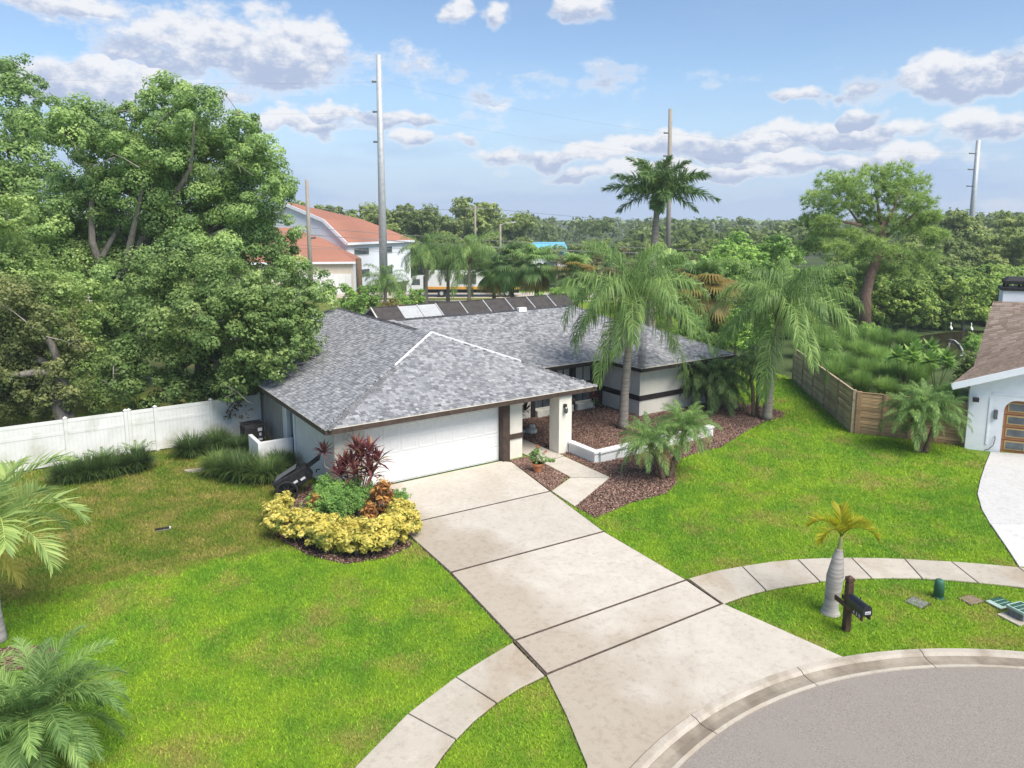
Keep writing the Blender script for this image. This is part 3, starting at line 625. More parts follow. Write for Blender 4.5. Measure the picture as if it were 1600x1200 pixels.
# fascias with a pale drip edge
def fascia(a, b, z, mat='brown_trim'):
    a, b = Vector((*a, 0)), Vector((*b, 0)); d = (b - a).normalized(); o = Vector((d.y, -d.x, 0))
    for nm, t0, t1, z0, z1, mt in (('fascia', -.03, .02, z - .21, z - .028, mat), ('drip_edge', -.03, .035, z - .026, z + .006, 'drip_edge')):
        q = [a + o * t0 - d * t0 * 0, b + o * t0, b + o * t1 + d * t1, a + o * t1 - d * t1]
        HB().prism([(p.x, p.y) for p in q], z0, z1).build(nm, mt, house)
fascia((GU0, GV0), (GU1, GV0), ZG); fascia((GU0, GV1), (GU0, GV0), ZG); fascia((GU1, GV0), (GU1, 28.2), ZG)
fascia((19.6, MV0), (24.55, MV0), ZM, 'dark_trim'); fascia((24.58, MV0 - .04), (24.58, 25.5), ZM, 'dark_trim'); fascia((24.58, 25.5), (31.42, 25.5), ZM, 'dark_trim'); fascia((31.42, 25.5), (31.42, 28.2), ZM, 'dark_trim')
fascia((MU1, MV0), (MU1, MV1), ZM, 'dark_trim')
# walls
def wall(u0, u1, v0, v1, z0, z1, mat='stucco', name='wall'): return HB().box(u0, u1, v0, v1, z0, z1).build(name, mat, house)
wall(8.75, 9.9, 24.36, 24.56, 0, 2.72); wall(9.9, 15.72, 24.42, 24.60, 2.30, 2.72); wall(16.06, 16.82, 24.36, 24.56, 0, 2.72)
wall(8.75, 8.95, 24.563, 28.9, 0, 2.72, 'stucco_side'); wall(16.62, 16.82, 24.563, 29.1, 0, 2.72, 'stucco_side')
wall(8.79, 8.95, 29.75, 30.6, 0, 2.72, 'stucco_side'); wall(8.81, 8.95, 30.603, 44, 0, 2.72, 'siding')
for i in range(46):
    v = 30.75 + i * .29; HB().box(8.785, 8.808, v, v + .045, .1, 2.70).build('batten', 'siding', house)
wall(8.70, 8.748, 28.72, 28.90, 0, 2.70, 'white_paint', 'door_casing'); wall(8.70, 8.788, 29.75, 29.9, 0, 2.70, 'white_paint', 'door_casing')
sdoor = HB().box(8.86, 8.92, 28.903, 29.748, .05, 2.45).build('side_door', 'grey_plastic', house)
HB().box(8.835, 8.858, 29.05, 29.6, .25, 1.0).build('door_panel', 'dark_trim', sdoor); HB().box(8.835, 8.858, 29.05, 29.6, 1.15, 2.3).build('pane', 'glass', sdoor)
wall(8.86, 8.95, 28.903, 29.748, 2.453, 2.72, 'stucco_side')
wall(12, 31.0, 43.8, 44, 0, 2.7); wall(9, 14, 43.75, 43.99, 0, 2.7)
# brown timber trim of the front
def post(u0, u1, v0, v1, z1=2.54, mat='brown_trim'): return bevel(HB().box(u0, u1, v0, v1, 0, z1).build('post', mat, house), .012)
post(15.725, 16.055, 24.12, 24.5); HB().box(16.058, 16.83, 24.30, 24.357, .86, 1.06).build('belt_trim', 'brown_trim', house)
bevel(HB().box(18.25, 18.92, 23.72, 24.40, 0, 2.56).build('column', 'stucco', house), .015)
lamp = HB().box(18.45, 18.57, 23.60, 23.717, 2.02, 2.16).build('wall_lamp', 'dark_trim', house)
HB().tube([(18.51, 23.60, 1.78), (18.51, 23.60, 1.84), (18.51, 23.60, 2.0), (18.51, 23.60, 2.06)], [.05, .085, .085, .03], 8).build('lamp_shade', 'glass', lamp)
HB().tube([(18.92, 23.70, 2.35), (18.96, 23.62, 2.3), (18.96, 23.60, 2.2)], .03, 6).build('security_light', 'dark_trim', house)
wall(16.9, 20.1, 23.75, 24.3, 2.545, 2.6, 'stucco', 'soffit')
# garage door: four rows of eight raised panels
gd = HB().box(9.9, 15.72, 24.47, 24.52, .02, 2.30).build('garage_door', 'white_paint', house)
pw, ph = 5.82 / 8, 2.26 / 4
pmesh = MB().add([(-.5, 0, -.5), (.5, 0, -.5), (.5, 0, .5), (-.5, 0, .5), (-.44, -1, -.42), (.44, -1, -.42), (.44, -1, .42), (-.44, -1, .42), (-.38, -1, -.35), (.38, -1, -.35), (.38, -1, .35), (-.38, -1, .35),
                  (-.34, -.3, -.30), (.34, -.3, -.30), (.34, -.3, .30), (-.34, -.3, .30)],
                 [(0, 1, 5, 4), (1, 2, 6, 5), (2, 3, 7, 6), (3, 0, 4, 7), (4, 5, 9, 8), (5, 6, 10, 9), (6, 7, 11, 10), (7, 4, 8, 11), (8, 9, 13, 12), (9, 10, 14, 13), (10, 11, 15, 14), (11, 8, 12, 15), (12, 13, 14, 15)]).mesh('panel', 'white_paint')
for i in range(8):
    for j in range(4):
        link('panel', pmesh, gd, (9.9 + (i + .5) * pw - HO[0], 24.468 - HO[1], .03 + (j + .5) * ph), None, (pw * .97, .012, ph * .95))
HB().box(9.9, 15.72, 24.44, 24.50, .0, .022).build('door_seal', 'black_plastic', gd)
# plaster ornament by the garage corner
orn = HB()
for sx in (-1, 1):
    orn.tube([(9.32 + sx * .02 + sx * .18 * math.sin(t), 24.345, 2.22 + .16 * math.cos(t * 1.5) - .03 * t) for t in np.linspace(0, 3.6, 14)], .018, 5)
orn.build('wall_ornament', 'stucco', house)
# recessed entrance front with dark framed windows
wall(16.82, 20.6, 29.1, 29.3, 0, 2.66); wall(20.6, 25.3, 29.16, 29.3, 0, .42); wall(20.6, 25.3, 29.16, 29.3, 2.35, 2.66, 'dark_trim')
wall(25.28, 25.48, 26.503, 29.3, 0, 2.66); wall(25.28, 30.9, 26.3, 26.5, 0, 2.66); wall(30.7, 30.9, 26.503, 29.0, 0, 2.66); wall(30.78, 31.0, 29.003, 38.0, 0, 2.66)
for u0, u1 in ((20.6, 20.85), (21.95, 22.2), (23.15, 23.4), (24.55, 25.22)): post(u0, u1, 29.04, 29.158, 2.5, 'dark_trim')
for u0, u1 in ((20.85, 21.95), (22.2, 23.15), (23.4, 24.55)):
    w_ = HB().box(u0, u1, 29.20, 29.22, .42, 2.35).build('window', 'glass', house)
    HB().box(u0 + .08, u1 - .08, 29.19, 29.198, 1.45, 2.2).build('blind', 'blind', w_)
    f_ = HB()
    for a in (u0 + .01, (u0 + u1) / 2 - .02, u1 - .05): f_.box(a, a + .04, 29.165, 29.187, .42, 2.35)
    f_.build('frame', 'dark_trim', w_); HB().box(u0 + .002, u1 - .002, 29.162, 29.189, 1.33, 1.38).build('transom', 'dark_trim', w_)
    bevel(HB().box(u0 + .01, u1 - .01, 28.86, 29.157, 0, .36).build('sill_box', 'stucco', w_), .02)
HB().box(25.235, 25.278, 26.265, 29.1, .80, 1.06).build('belt_trim', 'dark_trim', house); HB().box(25.282, 30.92, 26.255, 26.298, .80, 1.06).build('belt_trim', 'dark_trim', house)
# vents and small things on the roof
for u, v in ((12.6, 36.5), (13.4, 40.5)):
    z = roofG.z(np.array([[u, v]]))[0]; HB().tube([(u, v, z - .05), (u, v, z + .3)], .06, 8).build('vent_pipe', 'grey_plastic', roof)
HB().box(22.6, 23.1, 33.05, 33.3, RM - .1, RM + .14).build('roof_vent', 'white_paint', roof)
# hose tap on the side wall
HB().tube([(8.745, 26.0, .55), (8.62, 26.0, .55), (8.62, 26.0, .45)], .025, 6).build('hose_tap', 'black_plastic', house)

# low L-shaped screen wall, condenser, planter wall
lw = thing('screen_wall', 'low white stucco L-shaped wall in front of the air conditioner', 'wall', (*W(7.9, 29.6), 0), ANG)
bevel(MB((7.9, 29.6, 0)).box(7.34, 8.74, 29.14, 29.30, 0, .98).build('wall', 'white_paint', lw), .015); bevel(MB((7.9, 29.6, 0)).box(7.34, 7.50, 29.303, 30.6, 0, .98).build('wall', 'white_paint', lw), .015)
ac = thing('air_conditioner', 'dark grey air conditioner condenser beside the house wall', 'air conditioner', (*W(7.95, 32.35), 0), ANG)
MB().prism([(-.55, -.55), (.55, -.55), (.55, .55), (-.55, .55)], 0, .06).build('base_slab', 'concrete', ac)
bevel(MB().box(-.42, .42, -.42, .42, .06, .92).build('cabinet', 'condenser', ac), .06, 3)
fin = MB().box(-.012, .012, -.008, .008, .1, .86).mesh('fin', 'black_plastic')
for i in range(12):
    t = -.36 + i * .0655; link('fin', fin, ac, (t, -.428, 0)); link('fin', fin, ac, (-.428, t, 0), (0, 0, math.pi / 2))
bevel(MB().box(-.44, .44, -.44, .44, .922, .97).build('lid', 'condenser', ac), .03)
gr = MB()
for i in range(8): gr.tube([(.05 * (i + 1) * math.cos(t), .05 * (i + 1) * math.sin(t), .978) for t in np.linspace(0, 6.283, 25)], .006, 4, False)
gr.build('fan_grille', 'black_plastic', ac)
for y0, y1, z0, z1 in ((.1, .28, .68, .82), (.14, .24, .47, .6), (.1, .3, .26, .36)): MB().box(-.46 + .9, -.445 + .9, -y1, -y0, z0, z1).build('sticker', 'label_white', ac)
for y0, y1, z0, z1 in ((.12, .30, .68, .82), (.17, .26, .47, .6), (.12, .30, .26, .36)): MB().box(y0, y1, -.445, -.432, z0, z1).build('sticker', 'label_white', ac)
pl = thing('planter_wall', 'low white block planter wall with flat cap around the mulch bed', 'wall', (*W(21, 22.5), 0), ANG)
PB = lambda: MB((21, 22.5, 0))
for (u0, u1, v0, v1) in ((18.75, 19.0, 22.0, 23.7), (19.003, 25.7, 21.9, 22.15)):
    L_ = max(u1 - u0, v1 - v0); nb = int(L_ / .42)
    for r_ in range(2):
        for i in range(nb + 1):
            s0 = max(0, (i - .5 * r_)) * L_ / nb; s1 = min(L_, (i + 1 - .5 * r_) * L_ / nb)
            if s1 - s0 < .03: continue
            g_ = .006; zz = (r_ * .2 + .002, r_ * .2 + .194)
            b = PB().box(u0 + s0, u0 + s1 - g_, v0, v1, *zz) if u1 - u0 > v1 - v0 else PB().box(u0, u1, v0 + s0, v0 + s1 - g_, *zz)
            b.build('block', 'white_paint', pl)
    PB().box(u0 + .02, u1 - .02, v0 + .02, v1 - .02, 0, .393).build('core', 'white_paint', pl)
    bevel(PB().box(u0 - .05, u1 + .05 - (.05 if u1 < 20 else 0), v0 - .05, v1 + .05, .40, .50).build('cap', 'white_paint', pl), .015)

# screened pool cage behind the house
cg = thing('pool_cage', 'dark mesh screened pool cage behind the house roof', 'pool cage', (*W(25, 40), 0), ANG)
KB = lambda: MB((25, 40, 0))
u = 17.4; zt, zb = 4.5, 2.9; cols = [1.75, 1.3, 1.3, 1.75, 1.75, 1.75, 1.75, 1.75, 1.75]
for i, w_ in enumerate(cols):
    mat = 'mesh_panel' if i in (1, 2) else 'mesh_screen'
    KB().add([(u + .03, 38.5, zb), (u + w_ - .03, 38.5, zb), (u + w_ - .03, 41.2, zt), (u + .03, 41.2, zt)], [(0, 1, 2, 3)]).build('screen_panel', mat, cg)
    KB().add([(u + .03, 41.26, zt), (u + w_ - .03, 41.26, zt), (u + w_ - .03, 44.5, 2.9), (u + .03, 44.5, 2.9)], [(0, 1, 2, 3)]).build('screen_panel', 'mesh_screen', cg)
    KB().add([(u + .03, 44.5, .05), (u + w_ - .03, 44.5, .05), (u + w_ - .03, 44.5, 2.85), (u + .03, 44.5, 2.85)], [(0, 1, 2, 3)]).build('screen_panel', 'mesh_screen', cg)
    f = KB().beam((u, 38.5, zb), (u, 41.23, zt + .02), .07, .09).beam((u, 41.23, zt + .02), (u, 44.5, 2.9), .06, .09).beam((u, 44.5, 0), (u, 44.5, 2.9), .06, .06)
    f.build('rafter', 'mesh_panel' if i else 'drip_edge', cg); u += w_
KB().beam((17.4, 41.23, zt + .03), (u, 41.23, zt + .03), .08, .08).build('ridge_beam', 'mesh_screen', cg)
KB().add([(17.4, 38.5, zb - .02), (17.4, 41.2, zt - .03), (17.4, 44.5, 2.87), (17.4, 44.5, .1), (17.4, 38.5, .1)], [(0, 1, 2, 3, 4)]).build('screen_panel', 'mesh_screen', cg)

# ------------------------------------------------------------------ white vinyl fence
vf = thing('vinyl_fence', 'white vinyl privacy fence with gate below the oak trees', 'fence', (*W(3, 33.65), 0), ANG)
FB = lambda: MB((3, 33.65, 0))
us = [-6.2, -3.8, -1.35, 1.05, 3.2, 4.32, 6.55, 8.62]
for u in us + [3.33]:
    z = 1.95; b = FB().box(u - .062, u + .062, 33.588, 33.712, 0, z)
    b.add([(u - .08, 33.57, z), (u + .08, 33.57, z), (u + .08, 33.73, z), (u - .08, 33.73, z), (u, 33.65, z + .07)], [(0, 1, 4), (1, 2, 4), (2, 3, 4), (3, 0, 4), (3, 2, 1, 0)])
    b.build('post', 'vinyl', vf)
for i in range(len(us) - 1):
    u0, u1 = us[i] + .064, us[i + 1] - .064
    if i == 4: u0 = 3.33 + .07
    nb = max(3, int((u1 - u0) / .15)); b = FB()
    for k in range(nb): b.box(u0 + k * (u1 - u0) / nb + .0012, u0 + (k + 1) * (u1 - u0) / nb - .0012, 33.632, 33.668, .06, 1.84)
    b.build('gate_panel' if i == 4 else 'panel', 'vinyl', vf)
    for z0, z1 in ((.08, .20), (1.28, 1.40), (1.76, 1.90)): FB().box(u0 + .002, u1 - .002, 33.622, 33.678, z0, z1).build('rail', 'vinyl', vf)

# ------------------------------------------------------------------ timber fence
def timber(name, label, A, B, n, mat, h=1.95):
    A, B = np.array(A), np.array(B); L_ = np.linalg.norm(B - A); rz = math.atan2(B[1] - A[1], B[0] - A[0])
    t = thing(name, label, 'fence', (A[0], A[1], 0), rz); nb = 12; bh = h / nb; pm = {}
    for i in range(n):
        x0, x1 = L_ * i / n, L_ * (i + 1) / n
        for k in range(nb):
            key = random.randrange(4)
            if key not in pm: pm[key] = MB().box(0, 1, -.02 - .005 * key, .02 + .005 * key, 0, bh - .018).mesh('board', mat)
            link('board', pm[key], t, (x0 + .03, random.uniform(-.008, .008), k * bh + .02), (0, random.uniform(-.004, .004), 0), (x1 - x0 - .06, 1, 1))
    for i in range(n + 1):
        big = (i == 0)
        bevel(MB().box(L_ * i / n - .06 - .04 * big, L_ * i / n + .06 + .04 * big, -.07 - .03 * big, .07, 0, h + .06 + .03 * big).build('post', mat, t), .008)
    MB().box(.1, L_, -.05, .05, h + .03, h + .06).build('cap_rail', mat, t)
    return t
fc = gp(1330, 676); fe = gp(1239, 594); fr = gp(1507, 700)
timber('timber_fence', 'weathered horizontal board fence running back from the corner post', fc, fe, 5, 'fence_wood_grey')
timber('timber_fence', 'brown horizontal board fence joining the white neighbour house', (fc[0] + .2, fc[1] - .12), (fr[0] + .1, fr[1] + .35), 4, 'fence_wood', 1.9)

# ------------------------------------------------------------------ neighbour house
nh0 = gp(1507, 701); nrz = math.atan2(gp(1551, 706)[1] - nh0[1], gp(1551, 706)[0] - nh0[0])
nh = thing('neighbour_house', 'white stucco house with brown shingle roof and wooden garage door', 'house', (nh0[0], nh0[1], 0), nrz)
# arched opening in the front wall
x0, x1, zt = 1.28, 6.2, 2.3; rr = .45
arc = [(x0 + rr - rr * math.cos(t), zt - rr + rr * math.sin(t)) for t in np.linspace(0, math.pi / 2, 7)]
outline = [(x0, 0)] + arc + [(x1, zt)]
wm = MB()
fr_ = [(0, 0), (x0, 0)] + arc + [(9, zt), (9, 3.1), (4.6, 4.7), (0, 3.0)]
n_ = len(fr_); wm.add([(x, 0, z) for x, z in fr_] + [(x, .35, z) for x, z in fr_], [tuple(range(n_)), tuple(range(2 * n_ - 1, n_ - 1, -1))] + [(i, i + n_, (i + 1) % n_ + n_, (i + 1) % n_) for i in range(n_)])
wm.build('wall', 'white_house_paint', nh)
bevel(MB().box(.72, .80, -.03, -.002, .3, 2.35).build('conduit', 'white_house_paint', nh), .01)
MB().box(0.80, 6.3, -.03, -.002, 2.50, 2.56).build('arch_trim', 'white_house_paint', nh)
dg = MB().box(x0 - .2, 6.2, .22, .27, 0, zt + .05).build('garage_door', 'door_wood', nh)
for i in range(4):
    for j in range(4):
        z0 = .12 + j * .55; xx = x0 + .16 + i * 1.25
        p = MB().box(xx, xx + .75, .19, .218, z0, z0 + .38).build('window', 'door_rail', dg)
        MB().box(xx + .05, xx + .70, .18, .189, z0 + .05, z0 + .33).build('pane', 'glass', p)
for j in range(1, 4): MB().box(x0 - .1, 6.2, .212, .2195, j * .55 - .02, j * .55 + .0).build('groove', 'brown_trim', dg)
bevel(MB().box(.93, 1.06, -.12, -.002, 1.45, 1.85).build('wall_lamp', 'grey_plastic', nh), .02)
MB().tube([(1.05, -.02, .7), (1.06, -.08, .6), (1.0, -.1, .3), (.85, -.12, .12), (.7, -.1, .05)], .015, 6).build('hose', 'black_plastic', nh)
cmn = MB().box(.1, .32, -.28, -.1, 2.15, 2.32).build('security_camera', 'dark_trim', nh); MB().tube([(.2, -.1, 2.2), (.2, 0, 2.25)], .03, 6).build('bracket', 'dark_trim', cmn)
# roof: gable rake rising over the garage, a flared skirt and a steeper field up to a level ridge
RA = [(-.72, -.58, 2.95), (4.6, -.58, 4.92), (4.6, .5, 5.55), (.11, .5, 3.55)]
RB = [(.11, .5, 3.55), (4.6, .5, 5.55), (4.6, 4.6, 6.05), (1.13, 4.6, 5.98)]
nroof = MB().add(RA, [(0, 1, 2, 3)]).add(RB, [(0, 1, 2, 3)]).add([(4.6, -.58, 4.92), (10, -.58, 2.95), (10, .5, 3.5), (4.6, .5, 5.55)], [(0, 1, 2, 3)]).add([(4.6, .5, 5.55), (10, .5, 3.5), (10, 4.6, 5.98), (4.6, 4.6, 6.05)], [(0, 1, 2, 3)]).add([(1.13, 4.6, 5.98), (10, 4.6, 6.0), (10, 10, 2.9), (1.6, 10, 2.9)], [(0, 1, 2, 3)]).build('roof', 'brown_deck', nh)
gs = np.random.default_rng(21); V, F, T = [], [], []
for Pq in (RA, RB):
    p00, p10, p11, p01 = [np.array(p) for p in Pq]; rows = int(np.linalg.norm((p01 - p00 + p11 - p10) / 2) / .14); n_u = nrm(np.cross(p10 - p00, p01 - p00))
    for r_ in range(rows):
        t0, t1 = r_ / rows, min(1, (r_ + 1.12) / rows); ln = np.linalg.norm(p10 - p00) * .95; x = -gs.uniform(0, .2)
        while x < ln:
            w_ = gs.uniform(.18, .45); fa, fb_ = max(0, x / ln), min(1, (x + w_ - .006) / ln); x += w_
            if fb_ <= fa: continue
            B = lambda f, t: (p00 * (1 - f) + p10 * f) * (1 - t) + (p01 * (1 - f) + p11 * f) * t
            b = len(V); h = n_u * gs.uniform(.014, .024); V += [B(fa, t0) + h, B(fb_, t0) + h, B(fb_, t1) + n_u * .008, B(fa, t1) + n_u * .008, B(fa, t0), B(fb_, t0)]; F += [(b, b + 1, b + 2, b + 3), (b + 4, b + 5, b + 1, b)]; T += [gs.beta(2.5, 2.5)] * 6
tag(link('shingle_courses', npmesh('shingle_courses', V, F, 'brown_shingle', T), nroof), kind='stuff')
MB().beam((-.76, -.63, 2.80), (4.6, -.63, 4.78), .07, .27).build('rake_board', 'white_house_paint', nh); MB().beam((4.6, -.63, 4.78), (10, -.63, 2.8), .07, .27).build('rake_board', 'white_house_paint', nh)
MB().add([(-.70, -.58, 2.80), (4.6, -.58, 4.75), (4.6, 0, 4.75), (-.70, 0, 2.80)], [(0, 3, 2, 1)]).build('soffit', 'white_house_paint', nh)
MB().add([(-.70, -.55, 2.9), (.11, .5, 3.5), (.11, .5, 2.6), (-.70, -.55, 2.75)], [(0, 1, 2, 3)]).add([(.11, .5, 3.5), (1.13, 4.6, 5.93), (1.13, 4.6, 0), (.11, .5, 0)], [(0, 1, 2, 3)]).build('wall', 'white_house_paint', nh)
ch = MB().box(1.50, 2.95, 4.65, 5.8, 5.3, 6.50).build('chimney', 'white_house_paint', nroof)
bevel(MB().box(1.42, 3.03, 4.57, 5.88, 6.503, 6.66).build('chimney_cap', 'black_plastic', nroof), .02)
cv = MB().box(1.55, 2.9, 4.7, 5.75, 6.80, 6.95)
for x in (1.6, 2.2, 2.75): cv.box(x, x + .1, 4.75, 4.85, 6.663, 6.797); cv.box(x, x + .1, 5.6, 5.7, 6.663, 6.797)
cv.add([(1.55, 4.7, 6.953), (2.9, 4.7, 6.953), (2.9, 5.75, 6.953), (1.55, 5.75, 6.953), (1.7, 4.9, 7.12), (2.75, 4.9, 7.12), (2.75, 5.55, 7.12), (1.7, 5.55, 7.12)], [(0, 1, 5, 4), (1, 2, 6, 5), (2, 3, 7, 6), (3, 0, 4, 7), (4, 5, 6, 7)])
cv.build('chimney_hood', 'black_plastic', nroof)

# ------------------------------------------------------------------ small things by the road
mb0 = gp(1322, 985); mdir = Vector((.20, -.98, 0)).normalized(); mrz = math.atan2(mdir.y, mdir.x)
mail = thing('mailbox', 'black mailbox with white house number on a brown timber post', 'mailbox', (mb0[0], mb0[1], 0), mrz)
p_ = MB().box(-.075, .075, -.075, .075, 0, 1.24); bevel(p_.build('post', 'post_wood', mail), .012)
bevel(MB().box(-.062, .062, -.062, .062, 1.243, 1.275).build('post_neck', 'post_wood', mail), .01)
cp = MB().box(-.078, .078, -.078, .078, 1.277, 1.36).add([(-.078, -.078, 1.362), (.078, -.078, 1.362), (.078, .078, 1.362), (-.078, .078, 1.362), (0, 0, 1.42)], [(0, 1, 4), (1, 2, 4), (2, 3, 4), (3, 0, 4)]); cp.build('post_cap', 'post_wood', mail)
for y in (-.1, .1): bevel(MB().box(-.36, .66, y - .02, y + .02, .63, .75).build('arm', 'post_wood', mail), .006)
n = 9; pr = [(-.115, .755), (.115, .755)] + [(.115 * math.cos(t), .885 + .115 * math.sin(t)) for t in np.linspace(0, math.pi, n)]
bd = MB(); k = len(pr); bd.add([(.09, y, z) for y, z in pr] + [(.66, y, z) for y, z in pr], [tuple(range(k))[::-1], tuple(range(k, 2 * k))] + [(i, (i + 1) % k, k + (i + 1) % k, k + i) for i in range(k)])
box = bd.build('box', 'mail_black', mail)
MB().add([(.662, y * 1.06, .755 + (z - .755) * 1.04) for y, z in pr] + [(.685, y * 1.06, .755 + (z - .755) * 1.04) for y, z in pr], [tuple(range(k))[::-1], tuple(range(k, 2 * k))] + [(i, (i + 1) % k, k + (i + 1) % k, k + i) for i in range(k)]).build('door', 'mail_black', box)
MB().box(.687, .693, -.07, .075, .80, .865).build('plate', 'label_white', box)
for y in (-.045, -.015, .015, .045): MB().box(.694, .696, y - .009, y + .009, .815, .85).build('plate_mark', 'grey_plastic', box)
MB().box(.25, .27, .117, .13, .8, .99).build('flag', 'mail_black', box)
for i, ch_ in enumerate('430'):
    text_part('number', ch_, .125, 'label_white', mail, Matrix.Translation((.37 + i * .1, -.1215, .70)) @ Matrix.Rotation(math.pi / 2, 4, 'X'))
pd = gp(1466, 934); ped = thing('utility_pedestal', 'green plastic cylindrical utility pedestal standing in the verge grass', 'pedestal', (pd[0], pd[1], 0))
MB().tube([(0, 0, 0), (0, 0, .42), (0, 0, .49), (0, 0, .52)], [.125, .12, .105, .06], 20).build('housing', 'pedestal_green', ped, smooth=True)
MB().tube([(0, 0, .0), (0, 0, .06)], [.14, .135], 20).build('base_collar', 'pedestal_green', ped)
def lid(name, label, px, py, w, d, mat, rz, h=.03, ribs=0):
    q = gp(px, py); t = thing(name, label, 'utility box', (q[0], q[1], 0), rz)
    bevel(MB().box(-w / 2, w / 2, -d / 2, d / 2, 0, h).build('lid', mat, t), .012)
    MB().box(-w / 2 - .04, w / 2 + .04, -d / 2 - .04, d / 2 + .04, 0, h - .02).build('rim', 'soil', t)
    for i in range(ribs):
        for j in range(3): MB().box(-w / 2 + .16 + i * .1, -w / 2 + .235 + i * .1, -d / 2 + .05 + j * .13, -d / 2 + .15 + j * .13, h + .002, h + .012).build('grip', 'lid_green', t)
    return t
lid('valve_cover', 'round worn grey valve cover sunk in the grass beside the pedestal', 1433, 942, .42, .42, 'lid_grey', .6)
lid('utility_cover', 'flat brown concrete utility lid sunk in the grass', 1517, 938, .46, .36, 'lid_brown', .35)
lid('meter_cover', 'pale green meter lid with dark grips lying in the grass', 1563, 944, .55, .42, 'lid_pale', .35, .045, 4)
q = gp(1594, 966); mt = thing('meter_box', 'grey meter pedestal with green gridded top by the verge', 'utility box', (q[0], q[1], 0), .35)
bevel(MB().box(-.2, .25, -.2, .2, 0, .22).build('body', 'lid_grey', mt), .02); bevel(MB().box(-.23, .28, -.23, .23, .222, .30).build('lid', 'lid_pale', mt), .015)
for i in range(4):
    for j in range(3): MB().box(-.19 + i * .11, -.11 + i * .11, -.19 + j * .13, -.09 + j * .13, .302, .312).build('grip', 'lid_green', mt)
bevel(MB().prism([(-.42, -.28), (.4, -.28), (.4, .3), (-.42, .3)], 0, .045).build('base_slab', 'kerb_concrete', mt), .01)
# terracotta pot with flowers
def lathe(mb, pts, n=20): return mb.tube([(0, 0, z) for r, z in pts], [r for r, z in pts], n)
q = gp(840, 738); pot = thing('flower_pot', 'terracotta pot with green leaves and pink flowers by the garage post', 'plant pot', (q[0], q[1], 0.03))
lathe(MB(), [(.15, 0), (.2, .26), (.235, .27), (.24, .36), (.215, .36), (.2, .32)]).build('pot', 'terracotta', pot, smooth=False)

# yard cart lying by the garage
q = gp(466, 772); cart = thing('yard_cart', 'black plastic two-wheeled yard cart tipped over beside the gold shrubs', 'cart', (q[0] - .05, q[1] - .1, 0), R(10))
rotc = Matrix.Rotation(R(-32), 4, 'Y')
def cpart(mb, name, mat, par=None, smooth=False):
    o = mb.build(name, mat, par or cart, smooth=smooth)
    for v in o.data.vertices: v.co = (rotc @ v.co) * 1.12 + Vector((0, 0, .62))
    return o
bw = MB(); o_ = [(-.62, .36, -.34, .34), (.45, .22, -.26, .26)]
bw.add([(-.60, -.34, -.30), (-.60, .34, -.30), (-.60, .34, .34), (-.60, -.34, .34), (.52, -.25, -.22), (.52, .25, -.22), (.52, .25, .22), (.52, -.25, .22)], [(3, 2, 1, 0), (4, 5, 6, 7), (0, 1, 5, 4), (1, 2, 6, 5), (2, 3, 7, 6), (3, 0, 4, 7)])
tubo = cpart(bw, 'tub', 'black_plastic'); bevel(tubo, .05, 3)
cpart(MB().box(-.5, .25, -.22, .22, .325, .345), 'lid_panel', 'grey_plastic')
cpart(MB().box(-.1, .12, -.372, -.345, -.05, .02), 'label_plate', 'label_white'); cpart(MB().box(.2, .36, -.325, -.30, -.1, -.03), 'label_plate', 'label_white')
hd = MB(); 
for y in (-.24, 0, .24): hd.beam((.5, y * .9, .12), (1.0, y, .16), .055, .05)
hd.beam((1.0, -.27, .16), (1.0, .27, .16), .06, .06); cpart(hd, 'handle', 'black_plastic')
for s in (-1, 1):
    wl = MB(); wl.tube([(-.32 + .31 * math.cos(t), s * .43, -.12 + .31 * math.sin(t)) for t in np.linspace(0, 6.283, 29)], .04, 8, False); ty = cpart(wl, 'wheel', 'tyre', smooth=True)
    sp_ = MB(); 
    for k in range(8): sp_.beam((-.32, s * .43, -.12), (-.32 + .29 * math.cos(k * .785), s * .43, -.12 + .29 * math.sin(k * .785)), .02, .035)
    sp_.tube([(-.32, s * .37, -.12), (-.32, s * .47, -.12)], .05, 10); cpart(sp_, 'rim', 'black_plastic', ty)
# things lying on the lawn
q = gp(255, 828); spk = thing('lawn_sprinkler', 'dark metal sprinkler with thin hose lying on the dry lawn', 'sprinkler', (q[0], q[1], .0), R(22)); spk.scale = (.75, .75, .75)
MB().beam((-.3, 0, .07), (.3, 0, .07), .07, .07).build('bar', 'dark_trim', spk); MB().beam((-.28, -.08, .02), (.3, -.08, .03), .06, .03).build('sled', 'lid_grey', spk); MB().tube([(.3, 0, .06), (.5, .02, .05), (.8, .05, .03)], .008, 5).build('hose', 'stalk', spk)
MB().box(.24, .3, -.045, .045, .03, .115).build('end_cap', 'label_white', spk)
q = gp(308, 737); st = MB(); 
for k, (x, y, w_, d_) in enumerate(((-.25, 0, .3, .16), (.12, .08, .28, .14))): st.prism([(x + w_ * math.cos(t) * random.uniform(.8, 1.1), y + d_ * math.sin(t) * random.uniform(.8, 1.1)) for t in np.linspace(0, 6.283, 9)[:-1]], 0, .07 + .02 * k)
tag(st.build('stepping_stone', 'stone', None, (q[0], q[1], 0.0)), 'pale flat stone lying on the grass by the fence', 'stone')

